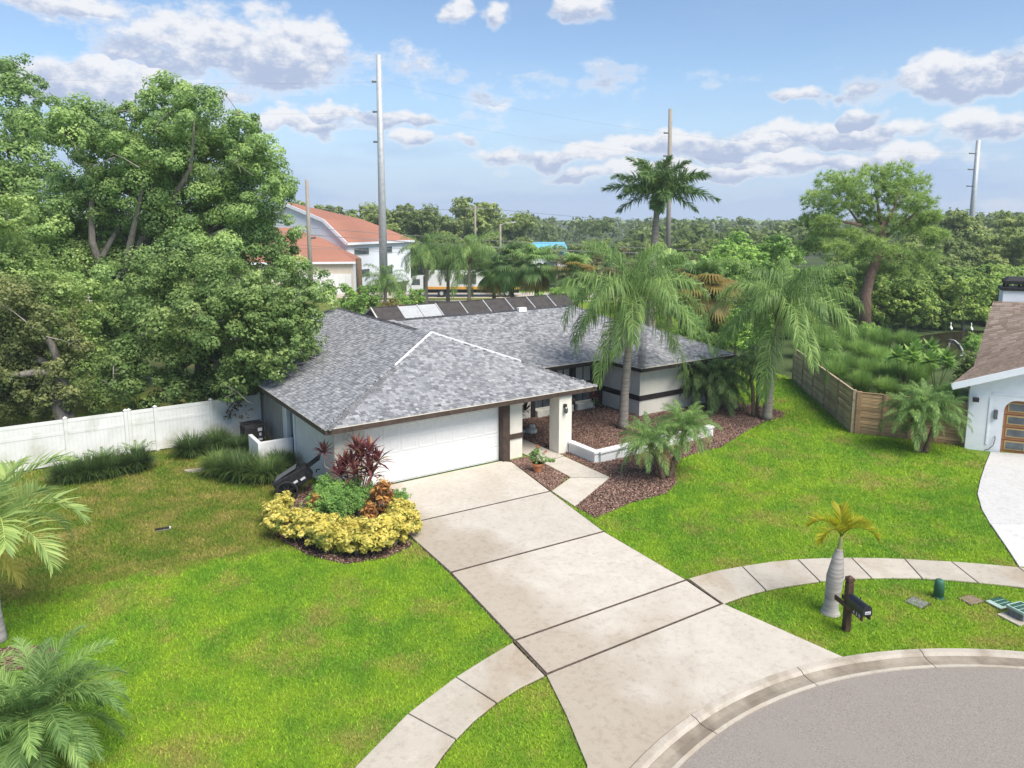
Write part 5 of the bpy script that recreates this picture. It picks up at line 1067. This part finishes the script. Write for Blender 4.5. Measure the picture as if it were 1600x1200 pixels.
# ------------------------------------------------------------------ wild land beyond the fence
def ga(px, Y): return ((px - 800) / FPX * (Y * _c + CAM_H * _s), Y)      # a ground place at distance Y under picture column px
reed = [tuft('reed', 450 + i, 1700, 1.9, 1.1, .03, .35, 'blades', .4) for i in range(3)]
sp_r = [(1285, 585, 1), (1320, 590, 1.05), (1355, 596, 1), (1390, 604, 1), (1425, 608, 1.0), (1300, 560, 1.2), (1345, 566, 1.1), (1375, 575, 1.0), (1262, 560, 1.2), (1280, 545, 1.3), (1330, 545, 1.3), (1375, 548, 1.2), (1415, 550, 1.1), (1400, 585, 1.0), (1440, 590, .9), (1345, 612, .85), (1385, 622, .8), (1425, 632, .75), (1462, 640, .7), (1302, 598, .95), (1268, 582, 1.0), (1480, 628, .7)]
for i, (x, y, s) in enumerate(sp_r):
    q = gp(x, y); s *= .82; t = thing('reed_clump', 'tall feathery green reed clump behind the timber fence', 'reeds', (q[0], q[1], 0), i, 'reeds behind the timber fence'); link('blades', reed[i % 3], t, None, None, s)
bushm = [leaf_mesh('foliage', 'bright_leaf', np.random.default_rng(470 + i), [((random.uniform(-.8, .8), random.uniform(-.8, .8), random.uniform(.7, 1.6)), (.75, .75, .6)) for _ in range(7)], 130, .15, .4, up=.6) for i in range(2)]
for (x, y, s, lb_) in ((1458, 580, .75, 'round pale green bush at the pond edge'), (1352, 535, .8, 'dark leafy bush among the reeds'), (1520, 560, .9, 'bright bush beside the pond and the neighbour roof'), (1300, 575, .62, 'leafy bush rising out of the reeds next to the weathered fence'), (1385, 590, .6, 'small leafy bush among the reeds behind the corner post'), (1424, 575, .66, 'light bush between the reeds and the pond'), (1268, 545, .8, 'leafy bush at the far end of the weathered fence')):
    q = gp(x, y); t = thing('bush', lb_, 'bush', (q[0], q[1], 0)); link('foliage', bushm[x % 2], t, None, None, s); link('stem', stems_mesh(5, 1.4, .8), t, None, None, s)
# papaya-like plants with umbrella leaves
um = rosette('bright_leaf', 480, 22, .75, .32)
for (x, y, lb_) in ((1410, 612, 'bright green umbrella-leaved plant rising from the reeds'), (1462, 622, 'broad-leaved bright plant by the neighbour house corner'), (1440, 600, 'umbrella-leaved plant near the pond hose')):
    q = gp(x, y); t = thing('papaya_plant', lb_, 'plant', (q[0], q[1], 0))
    for k in range(4): a = k * 1.6; MB().tube([(0, 0, 0), (.3 * math.cos(a), .3 * math.sin(a), 1.1), (.55 * math.cos(a), .55 * math.sin(a), 1.75 + .15 * k)], [.03, .02, .012], 5).build('stem', 'stalk', t); link('leaf_rosette', um, t, (.55 * math.cos(a), .55 * math.sin(a), 1.75 + .15 * k), (0, 0, a))
q = gp(1480, 600); t = thing('bush', 'dark broadleaf bush between the board fence and neighbour house', 'bush', (q[0] + .6, q[1] - 3.0, 0)); link('foliage', leaf_mesh('foliage', 'wood_leaf', np.random.default_rng(481), [((random.uniform(-1.4, 1.2), random.uniform(-.5, .8), random.uniform(.8, 2.0)), (.8, .7, .6)) for _ in range(9)], 110, .17, .55), t); link('stem', stems_mesh(6, 1.6, 1), t)
# the pond, its pale hose and birds
po = [gp(1400, 545), gp(1420, 528), gp(1480, 519), gp(1560, 516), gp(1700, 520), gp(1700, 560), gp(1520, 565), gp(1460, 562)]
struct(MB((36, 56, 0)).prism(po, -.02, .02).build('pond', 'pond_water', None, (36, 56, 0)))
hs = [gp(1483, 529, .2), gp(1492, 530, .25), gp(1500, 536, .3), gp(1505, 545, .3), gp(1506, 553, .25), gp(1503, 561, .15)]
tag(MB((*hs[0], 0)).tube([(x, y, .12) for x, y in hs], .07, 8).build('pond_hose', 'hose_white', None, (*hs[0], 0), smooth=True), 'pale curved hose lying in the pond', 'hose')
for (x, y, lb_) in ((1485, 524, 'white wading bird at the pond edge below the mangroves'), (1517, 525, 'white wading bird further along the shaded pond bank')):
    q = gp(x, y); t = thing('egret', lb_, 'bird', (q[0], q[1], 0), 1.2)
    b = MB(); b.tube([(-.30, 0, .52), (-.18, 0, .58), (0, 0, .62), (.14, 0, .66), (.2, 0, .78), (.17, 0, .9), (.2, 0, 1.02), (.27, 0, 1.05), (.33, 0, 1.03)], [.02, .09, .12, .09, .045, .03, .035, .045, .01], 8); b.build('body', 'white_paint', t, smooth=True)
    MB().tube([(.31, 0, 1.04), (.45, 0, 1.0)], [.014, .003], 5).build('beak', 'truck_orange', t)
    for s in (-.04, .04): MB().tube([(.02, s, .54), (-.02, s, .3), (.01, s, .0)], .01, 5).build('leg', 'black_plastic', t)
q = gp(1508, 564); b = MB(); b.prism([(.55 * math.cos(t) * random.uniform(.7, 1), .35 * math.sin(t)) for t in np.linspace(0, 6.283, 9)[:-1]], 0, .4); bevel(tag(b.build('rock', 'stone_white', None, (q[0], q[1], 0)), 'pale boulder on the pond bank at the hose end', 'rock'), .08, 2)

# mangroves and trees of the wood
def crown_blobs(g, h, r, n, low=.35):
    out = []
    for k in range(n):
        a = g.uniform(0, 6.28); z = g.uniform(low, .93); w = r * math.sqrt(max(.08, 1 - ((z - .6) / .5) ** 2)) * .75; q = math.sqrt(g.random())
        out.append(((w * q * math.cos(a), w * q * math.sin(a), h * z), (r * .36, r * .36, r * .27)))
    return out
def tree_kind(mat, seed, h, r, n, per, size, low=.35, aspect=.6, bark='bark_grey', nb=5):
    g = np.random.default_rng(seed); bl = crown_blobs(g, h, r, n, low); cm = leaf_mesh('crown', mat, g, bl, per, size, aspect, up=.5)
    mb = limbs(MB(), (0, 0, 0), (0, 0, h * .4), h * .028, [c for c, _ in bl[:nb]], g, 5); return cm, mb.mesh('trunk', bark, True)
def place(kind, name, label, cat, group, x, y, s, rz=None):
    t = thing(name, label, cat, (x, y, 0), random.uniform(0, 6.28) if rz is None else rz, group); link('crown', kind[0], t, None, None, s); link('trunk', kind[1], t, None, None, s); return t
MG = [tree_kind('mangrove_leaf', 500 + i, 4.6, 2.7, 15, 42, .26, .12) for i in range(3)]
WT = [tree_kind('wood_leaf', 510 + i, 8, 3.4, 16, 26, .34, .3) for i in range(3)]
BT = [tree_kind('bright_leaf', 520 + i, 7, 3.0, 13, 30, .36, .35, .5) for i in range(2)]
DB = [tree_kind('dry_bush_leaf', 530, 5, 2.6, 12, 26, .3, .2)]
gm_ = np.random.default_rng(12)
for i in range(30):
    px = 1295 + (i % 10) * 36 + gm_.uniform(-14, 14); Y = (66, 73, 82)[i // 10] + gm_.uniform(-2, 2); x, y = ga(px, Y); place(MG[i % 3], 'mangrove_shrub', 'billowing yellow-green mangrove shrub on the bank beyond the pond', 'shrub', 'mangroves beyond the pond', x, y, gm_.uniform(.85, 1.15))
for i, (px, Y, s) in enumerate(((1250, 60, .6), (1285, 63, .7), (1150, 50, .55), (1105, 50, .5), (1075, 52, .55), (1265, 70, .8), (1120, 58, .7), (1060, 60, .7), (1180, 55, .6), (1210, 60, .65))):
    x, y = ga(px, Y); place(BT[i % 2] if i % 3 else MG[i % 3], 'garden_tree', 'light green small tree close behind the house and queen palms', 'tree', 'small trees close behind the house', x, y, s)
for i, (px, Y, s) in enumerate(((1130, 78, 1.22), (1165, 74, 1.1), (1200, 76, 1.18), (1185, 68, .9), (1220, 80, 1.0), (1140, 70, .95))):
    x, y = ga(px, Y); place(BT[i % 2], 'broadleaf_tree', 'bright green layered broadleaf tree beyond the queen palms', 'tree', 'bright broadleaf trees beyond the palms', x, y, s)
for i, (px, Y, s) in enumerate(((1065, 90, 1.1), (1085, 84, 1.0), (940, 100, 1.0), (980, 110, 1.1), (915, 115, .9), (870, 108, .9), (1050, 76, .9))):
    x, y = ga(px, Y); place(DB[0], 'dry_bush', 'straw-coloured dry bush in the scrub behind the house', 'bush', 'dry bushes in the scrub', x, y, s)
cnt = 0
for i in range(120):
    px = gm_.uniform(620, 1640); Y = gm_.uniform(100, 150) if px < 1000 else gm_.uniform(84, 150)
    if px < 900 and Y < 118: continue
    s = gm_.uniform(.55, .85) + (.0 if Y < 125 else .1)
    if 820 < px < 890 and Y > 110: s *= .75
    x, y = ga(px, Y); kd = (WT + BT[:1])[i % 4]; place(kd, 'wood_tree', 'dense green tree of the wood behind the houses', 'tree', 'trees of the wood behind the houses', x, y, s); cnt += 1
for i, (px, Y, s) in enumerate(((440, 140, 1.55), (480, 150, 1.6), (520, 140, 1.5), (560, 150, 1.7), (600, 145, 1.5), (640, 150, 1.55), (690, 150, 1.65), (730, 158, 1.75), (760, 150, 1.6), (800, 160, 1.5), (660, 135, 1.3), (1480, 120, 1.35), (1530, 118, 1.3), (1580, 122, 1.35), (1620, 115, 1.4), (1450, 110, 1.1), (1550, 100, 1.05), (1610, 96, 1.05), (1500, 98, 1.0))):
    x, y = ga(px, Y); place(WT[i % 3], 'tall_tree', 'tall dark tree showing above the wood on the skyline', 'tree', 'tall skyline trees', x, y, s)
# far-off wood as one mass
def far_wood():
    g = np.random.default_rng(90); bl = []
    for i in range(760):
        Y = 160 + 640 * g.random() ** 1.3; px = g.uniform(-300, 1900); x, y = ga(px, Y); h = g.uniform(6, 11.2) if 850 < px < 1420 else g.uniform(8, 12.5)
        if 820 < px < 900 and Y < 225: h = min(h, 3.2)
        r = g.uniform(3.2, 5.5)
        for k in range(3): bl.append(((x + g.normal(0, r * .5), y + g.normal(0, r * .4), h - r * .55 - k * 1.9 * g.random()), (r * .8, r * .7, r * .55)))
    V, F, T = leaf_arrays(g, bl, .75, 1.25, .7)
    tag(link('far_wood', npmesh('far_wood', V, F, 'wood_leaf', T)), 'distant wooded skyline behind everything', 'wood', kind='stuff')
far_wood()
# pine
def needles(g, blobs, ntuft, nn_, L, w):
    P, D, T = [], [], []
    for c, r in blobs:
        d = rdir(g, ntuft); d[:, 2] += .25; d = nrm(d); cc = np.array(c) + d * np.array(r) * g.uniform(.35, 1, ntuft)[:, None]
        P.append(np.repeat(cc, nn_, 0)); q = rdir(g, ntuft * nn_) + np.repeat(d, nn_, 0) * .35 + np.array((0, 0, .3)); D.append(nrm(q)); T.append(np.repeat(np.clip(.45 + .25 * d[:, 2] + g.normal(0, .16, ntuft), 0, 1), nn_))
    P, D, T = np.concatenate(P), np.concatenate(D), np.concatenate(T); n = len(P); l = L * g.uniform(.7, 1.15, n)[:, None]; s = nrm(np.cross(D, rdir(g, n))) * w / 2
    V = np.stack([P - s * .5, P + s, P + D * l, P - s], 1).reshape(-1, 3); return V, np.arange(4 * n).reshape(-1, 4), np.repeat(T, 4)
PYd = 60.0; pb_ = at(1352, 462, PYd); px0, py0 = ga(1350, PYd); pine = thing('pine_tree', 'spreading pine with leaning reddish trunk beyond the timber fence', 'tree', (px0, PYd, 0))
def pl_(x, y, dy=0): q = at(x, y, PYd + dy); return (q[0] - px0, dy, q[2])
g = np.random.default_rng(66)
pbl = [(1300, 290, 32), (1275, 315, 26), (1335, 290, 30), (1365, 275, 30), (1400, 275, 32), (1430, 290, 28), (1440, 320, 26), (1385, 300, 30), (1345, 320, 24), (1270, 345, 22), (1415, 335, 30), (1390, 355, 30), (1290, 350, 20), (1430, 360, 24), (1460, 370, 20), (1340, 400, 28), (1300, 390, 26), (1405, 400, 28), (1270, 385, 20), (1450, 405, 24), (1425, 430, 26), (1320, 300, 26), (1455, 340, 16), (1365, 385, 24), (1385, 420, 22), (1345, 425, 20), (1360, 340, 24), (1400, 310, 26), (1310, 325, 24), (1330, 370, 24), (1285, 370, 22)]
blobs = [(pl_(x, y, g.uniform(-2, 2)), (r * PYd / 1152 * 1.05, r * PYd / 1152, r * PYd / 1152 * .7)) for x, y, r in pbl]
link('crown', npmesh('crown', *(lambda v, f, t_: (v, f, 'pine_needle', t_))(*needles(g, blobs, 80, 24, .46, .05))), pine)
tk = MB(); tk.tube([(0, 0, 0), pl_(1352, 462), pl_(1360, 430), pl_(1374, 395), pl_(1376, 370), pl_(1380, 345)], [.55, .44, .38, .33, .27, .16], 12)
for fx, fy, lst in ((1374, 372, [(1345, 352), (1325, 325), (1300, 300)]), (1378, 365, [(1395, 330), (1410, 290)]), (1345, 352, [(1310, 345), (1278, 340)]), (1376, 350, [(1370, 310), (1365, 280)]), (1376, 385, [(1410, 402), (1440, 410)]), (1378, 375, [(1410, 350), (1440, 325)]), (1374, 395, [(1340, 400), (1300, 390)]), (1376, 390, [(1400, 415), (1425, 425)])):
    pts = [pl_(fx, fy)] + [pl_(x, y, g.uniform(-1, 1)) for x, y in lst]; tk.tube(pts, [.15 - .11 * i / (len(pts) - 1) for i in range(len(pts))], 6)
tk.build('trunk', 'pine_bark', pine, smooth=True)
# fan palms and queen palms behind the cage
def fan_mesh(mat, seed, pet, R_, a0, droop):
    g = np.random.default_rng(seed); V, F, T = [], [], []; c = np.array((pet * math.cos(a0), 0, pet * math.sin(a0))); ax = np.array((math.cos(a0 - .5), 0, math.sin(a0 - .5))); up = np.array((-ax[2], 0, ax[0]))
    for i in range(26):
        th = R(-140 + 280 * i / 25); d = nrm(ax * math.cos(th) + np.array((0, 1, 0)) * math.sin(th)); l = R_ * (.75 + .25 * math.cos(th)) * g.uniform(.9, 1.1); w = nrm(np.cross(d, up)) * .06
        p1 = c + d * l * .55 + up * .04; p2 = p1 + nrm(d + np.array((0, 0, -droop))) * l * .45; b = len(V); V += [c - w * .3, c + w * .3, p1 - w, p1 + w, p2]; F += [(b, b + 1, b + 3), (b, b + 3, b + 2), (b + 2, b + 3, b + 4)]; T += [float(np.clip(g.normal(.5, .2), 0, 1))] * 5
    b = len(V); V += [np.array((0, -.02, 0)), np.array((0, .02, 0)), c]; F.append((b, b + 1, b + 2)); T += [.9] * 3
    return npmesh('fan_leaf', np.array(V), np.array(F), mat, T)
FM = {m: [fan_mesh(m, 600 + i, 1.3, 1.35, R(e), .9) for i, e in enumerate((75, 40, 10, -25, -55))] for m in ('palm_leaf', 'dark_palm_leaf', 'straw_palm_leaf')}
def sabal(label, x, y, h, s, mats, seed, group=None):
    g = np.random.default_rng(seed); t = thing('sabal_palm', label, 'palm tree', (x, y, 0), 0, group); MB().tube([(0, 0, 0), (0, 0, h * .6), (0, 0, h)], [.24, .2, .22], 9).build('trunk', 'fibre_bark', t)
    for i in range(40):
        tier = min(4, int(i / 8)); link('fan_leaf', FM[mats[tier]][tier], t, (0, 0, h + g.uniform(-.2, .2)), (g.normal(0, .15), g.normal(0, .1), i * 2.4 + g.normal(0, .2)), s * g.uniform(.85, 1.1))
G_, D_, S_ = 'palm_leaf', 'dark_palm_leaf', 'straw_palm_leaf'
for i, (px, Y, h, s, ms, lb_) in enumerate(((800, 78, 4.9, 1.25, (D_, D_, D_, G_, G_), 'dark cabbage palm behind the pool cage'), (838, 76, 4.9, 1.25, (G_, G_, D_, G_, S_), 'lighter cabbage palm beside the dark one behind the pool cage'), (900, 74, 4.2, 1.2, (G_, S_, D_, G_, G_), 'cabbage palm with tan fronds nearest the first queen palm'), (1095, 58, 4.2, 1.35, (G_, S_, S_, S_, S_), 'cabbage palm with a skirt of golden dead fronds'), (772, 84, 3.6, 1.1, (G_, G_, G_, G_, S_), 'low cabbage palm with bright drooping fans behind the cage'), (1045, 66, 4.6, 1.2, (G_, G_, D_, S_, S_), 'cabbage palm behind the royal palm trunk'))):
    x, y = ga(px, Y); sabal(lb_, x, y, h, s, ms, 620 + i)
for i, (px, Y, cz, s, lb_) in enumerate(((666, 84, 5.6, 1.05, 'queen palm in front of the white truck cab'), (733, 82, 5.3, 1.25, 'queen palm with brown leaf bases hiding the truck box'), (602, 78, 2.9, .8, 'young queen palm in front of the steel power pole'), (700, 86, 4.4, .8, 'small queen palm between two taller ones by the road'), (1010, 62, 4.3, .9, 'queen palm half hidden behind the planter palm crown'))):
    x, y = ga(px, Y); queen(lb_, (x, y), cz, (.1, 0), 640 + i, s, (4, 6, 7, 5, 3))
x, y = ga(613, 70); t = thing('bush', 'round golden bush beside the pool cage', 'bush', (x, y, 0)); link('foliage', leaf_mesh('foliage', 'straw_palm_leaf', np.random.default_rng(660), [((-.5, 0, 1.2), (.9, .8, .7)), ((.6, 0, 1.1), (.9, .8, .7)), ((0, 0, 1.6), .7)], 90, .2), t); link('stem', stems_mesh(7, 1.4, 1), t)
for i, (px, Y, s) in enumerate(((560, 66, .45), (575, 72, .5), (630, 72, .4), (650, 76, .4), (545, 74, .5), (870, 70, .5), (845, 68, .45))):
    x, y = ga(px, Y); place(BT[i % 2], 'roadside_bush', 'leafy green roadside bush behind the pool cage', 'bush', 'roadside bushes behind the cage', x, y, s)

# ------------------------------------------------------------------ far road, truck, red-roofed building, poles and wires
struct(MB().add([(-400, 101, .01), (500, 101, .01), (2500, 1500, .01), (-2500, 1500, .01)], [(0, 1, 2, 3)]).add([(22, 62, .008), (70, 62, .008), (500, 100.9, .008), (22, 100.9, .008)], [(0, 1, 2, 3)]).build('woodland_floor', 'forest_floor'))
struct(MB().add([(-140, 92, .012), (60, 92, .012), (60, 99, .012), (-140, 99, .012)], [(0, 1, 2, 3)]).build('road', 'pavement_concrete'))
struct(MB().add([(-140, 88.2, .014), (60, 88.2, .014), (60, 89.4, .014), (-140, 89.4, .014)], [(0, 1, 2, 3)]).build('footpath', 'pavement_concrete'))
tx, ty_ = ga(640, 94); tr = thing('box_truck', 'white box truck with orange stripe parked on the road behind the palms', 'truck', (tx, 94, 0))
cabp = [(-.2, .55), (-.2, 1.5), (.5, 2.55), (1.9, 2.65), (1.9, .55)]; cab = MB(); k = len(cabp); cab.add([(x, -1.1, z) for x, z in cabp] + [(x, 1.1, z) for x, z in cabp], [tuple(range(k)), tuple(range(2 * k - 1, k - 1, -1))] + [(i, i + k, (i + 1) % k + k, (i + 1) % k) for i in range(k)]); cab.build('cab', 'truck_white', tr)
MB().add([(.35, -1.115, 1.55), (1.5, -1.115, 1.55), (1.5, -1.115, 2.3), (.75, -1.115, 2.3)], [(0, 1, 2, 3)]).build('window', 'glass', tr)
bevel(MB().box(2.1, 14.2, -1.2, 1.2, 1.0, 3.3).build('box', 'truck_white', tr), .04); MB().box(2.1, 14.2, -1.23, -1.203, 1.05, 1.35).build('stripe', 'truck_orange', tr); MB().box(0, 14, -.9, .9, .55, .95).build('chassis', 'black_plastic', tr); MB().box(6.2, 8.6, -1.23, -1.203, 1.7, 2.9).build('side_panel', 'grey_plastic', tr)
for x in (.9, 4.2, 11.2, 12.5):
    for s in (-1, 1): w_ = MB().tube([(x, s * .85, .5), (x, s * 1.15, .5)], .5, 16).build('wheel', 'tyre', tr); MB().tube([(x, s * 1.13, .5), (x, s * 1.17, .5)], .24, 12).build('rim', 'steel', w_)
rx, ry = ga(543, 105); rrz = math.atan2(12.1, 6.0)
rh = thing('red_roof_house', 'two storey white house with red tiled roof behind the oak', 'house', (rx, 105, 0), rrz)      # local x along the right wall, y along the gable wall
gpf = [(0, 0), (0, 6.6), (3.6, 9.6), (10.6, 11.9), (13.5, 9.4), (13.5, 0)]
MB().add([(0, y, z) for y, z in gpf] + [(.3, y, z) for y, z in gpf], [tuple(range(6))[::-1], tuple(range(6, 12))] + [(i, (i + 1) % 6, 6 + (i + 1) % 6, 6 + i) for i in range(6)]).build('wall', 'white_house_paint', rh)
MB().box(.303, 16, 0, .3, 0, 6.5).build('wall', 'white_house_paint', rh)
rt = MB(); A_, B_, D2, E_ = (-.4, -.5, 6.5), (-.4, 3.6, 9.75), (-.4, 10.6, 12.1), (-.4, 13.9, 9.3)
rt.add([A_, (16.5, -.5, 6.5), (8.5, 3.6, 9.75), B_], [(0, 1, 2, 3)], .5).add([B_, (8.5, 3.6, 9.75), (1.2, 10.6, 12.1), D2], [(0, 1, 2, 3)], .4).add([(16.5, -.5, 6.5), (16.5, 13.9, 6.5), (1.2, 10.6, 12.1), (8.5, 3.6, 9.75)], [(0, 1, 2, 3)], .6).add([D2, (1.2, 10.6, 12.1), (16.5, 13.9, 9.3), E_], [(0, 1, 2, 3)], .5)
rt.build('roof', 'red_tile', rh)
for a, b in ((A_, B_), (B_, D2), (D2, E_)): MB().beam((a[0] - .02, a[1], a[2] - .2), (b[0] - .02, b[1], b[2] - .2), .12, .45).build('rake_board', 'white_house_paint', rh)
MB().box(-.4, 16.4, -.62, -.5, 6.15, 6.48).build('fascia', 'white_house_paint', rh)
for x0, x1, z0, z1 in ((1.6, 5.2, 4.6, 5.7), (8.2, 11, 4.6, 5.7), (1.6, 5.2, 1.4, 2.6), (8.4, 11, 1.3, 2.6)):
    w_ = MB().box(x0, x1, -.06, -.003, z0, z1).build('window', 'white_paint', rh); MB().box(x0 + .12, x1 - .12, -.1, -.063, z0 + .1, z1 - .1).build('pane', 'glass', w_)
wx, wy = ga(553, 98); wg = thing('red_roof_wing', 'lower cream garage with red tiled roof in front of the white house', 'building', (wx, 98, 0), R(8))
MB().box(-14, 0, 0, .3, 0, 4.1).build('wall', 'cream_wall', wg); MB().box(-.3, 0, .303, 8, 0, 4.1).build('wall', 'white_house_paint', wg)
MB().add([(-14, -.4, 4.2), (.4, -.4, 4.2), (-4.2, 5.2, 7.1), (-9.0, 8.0, 8.6), (-14, 8.0, 8.6)], [(0, 1, 2, 3, 4)]).add([(.4, -.4, 4.2), (.4, 10, 4.2), (-9, 8, 8.6), (-4.2, 5.2, 7.1)], [(0, 1, 2, 3)], .35).build('roof', 'red_tile', wg)
MB().box(-14, .38, -.5, -.41, 3.95, 4.22).build('fascia', 'white_house_paint', wg); MB().box(-7.5, -.3, -.08, -.003, 0, 2.6).build('garage_door', 'white_paint', wg)
for k in range(9): MB().box(-7.3 + k * .78, -7.26 + k * .78, -.11, -.083, .05, 2.55).build('door_rib', 'vinyl', wg)
x, y = ga(855, 150); bl = thing('blue_roof_building', 'low building with bright blue metal roof in the far wood', 'building', (x, 150, 0), .1); bl.scale = (.73, .73, .82)
MB().box(-6, 6, 0, 8, 0, 3.4).build('wall', 'white_house_paint', bl); MB().add([(-6.5, -.5, 3.4), (6.5, -.5, 3.4), (5.4, 4, 6.2), (-6.0, 4, 6.2), (6.5, 8.5, 3.4), (-6.5, 8.5, 3.4)], [(0, 1, 2, 3), (1, 4, 2), (4, 5, 3, 2), (5, 0, 3)]).build('roof', 'blue_roof', bl)
def pole(name, label, px, Y, top, r0, r1, mat, arms=(), toppx=None):
    x, y = ga(px, Y); q = at(px if toppx is None else toppx, top, Y); t = thing(name, label, 'pole', (x, y, 0)); dx = (q[0] - x) * (1 if toppx else 0)
    MB().tube([(0, 0, 0), (dx * .5, 0, q[2] * .5), (dx, 0, q[2])], [r0, (r0 + r1) / 2, r1], 12).build('shaft', mat, t, smooth=True)
    for ay, l, s in arms: z = at(px, ay, Y)[2]; MB().tube([(dx * z / q[2], 0, z), (dx * z / q[2] + s * l, 0, z + .05)], [.1, .16], 6).build('insulator_arm', 'grey_plastic', t)
    return t
pole('power_pole', 'tall pale steel power pole beside the red-roofed house', 600, 105, 86, .62, .36, 'steel', ((128, 1.0, -1), (175, 1.0, -1), (222, 1.0, -1)), 591.5)
pole('power_pole', 'tall concrete power pole rising behind the royal palm', 1043, 120, 170, .42, .3, 'pole_wood', ((208, 1.0, -1), (244, 1.0, -1)), 1047.5)
pole('power_pole', 'distant leaning steel power pole on the right skyline', 1512, 150, 219, .62, .4, 'steel', ((240, 1.6, -1), (265, 1.6, -1), (291, 1.6, -1)), 1529)
pole('utility_pole', 'weathered wooden utility pole in front of the red roof', 487, 92, 281, .3, .22, 'pole_wood', ((372, .8, 1),))
pole('utility_pole', 'short brown wooden pole stub before the white house', 562, 96, 404, .4, .38, 'fibre_bark')
t = pole('utility_pole', 'distant wooden utility pole with crossarm in the wood', 743, 138, 320, .22, .16, 'pole_wood'); z = at(743, 326, 138)[2]; MB().box(-1.6, 1.6, -.1, .1, z, z + .2).build('crossarm', 'pole_wood', t)
t = pole('street_light', 'street light on a wooden pole in the far wood', 782, 118, 350, .2, .15, 'pole_wood'); z = at(782, 352, 118)[2]; MB().tube([(0, 0, z), (1.0, 0, z + .4), (1.9, 0, z + .5)], .05, 6).build('arm', 'steel', t); MB().beam((1.7, 0, z + .48), (2.5, 0, z + .5), .25, .14).build('lamp_head', 'label_white', t)
for i, (a, b, r) in enumerate((((300, 318, 100), (743, 326, 138), .03), ((743, 324, 138), (1300, 352, 230), .035), ((300, 340, 96), (1300, 395, 108), .03), ((300, 352, 96), (1300, 402, 108), .03), ((420, 360, 92), (1000, 395, 104), .025), ((420, 378, 92), (1000, 412, 104), .022), ((420, 386, 92), (640, 388, 98), .025),
                               ((600, 128, 105), (1043, 208, 120), .007), ((600, 175, 105), (1043, 244, 120), .007), ((1043, 208, 120), (1520, 240, 150), .008), ((1043, 244, 120), (1515, 265, 150), .008), ((-60, 118, 100), (598, 128, 105), .007), ((-60, 168, 100), (598, 175, 105), .007))):
    A_, B_ = Vector(at(*a)), Vector(at(*b)); L_ = (B_ - A_).length; pts = [A_.lerp(B_, f) + Vector((0, 0, -L_ * .010 * 4 * f * (1 - f))) - A_ for f in np.linspace(0, 1, 17)]
    tag(MB().tube(pts, r, 4).build('power_line', 'wire', None, A_), 'thin overhead power line strung between the poles', 'wire', 'overhead power lines')

# ------------------------------------------------------------------ the air
hz = MB().box(-900, 900, -40, 1300, -1, 36).mesh('haze', 'wire'); hm = bpy.data.materials.new('haze_air'); hm.use_nodes = True
hm.node_tree.nodes.clear(); ho_ = hm.node_tree.nodes.new('ShaderNodeOutputMaterial'); pv_ = hm.node_tree.nodes.new('ShaderNodeVolumePrincipled')
pv_.inputs['Density'].default_value = 0.00042; pv_.inputs['Color'].default_value = (.88, .93, 1, 1); hm.node_tree.links.new(pv_.outputs[0], ho_.inputs['Volume'])
hz.materials.clear(); hz.materials.append(hm); tag(link('haze', hz), 'thin pale summer haze over the whole neighbourhood', 'haze', kind='stuff')
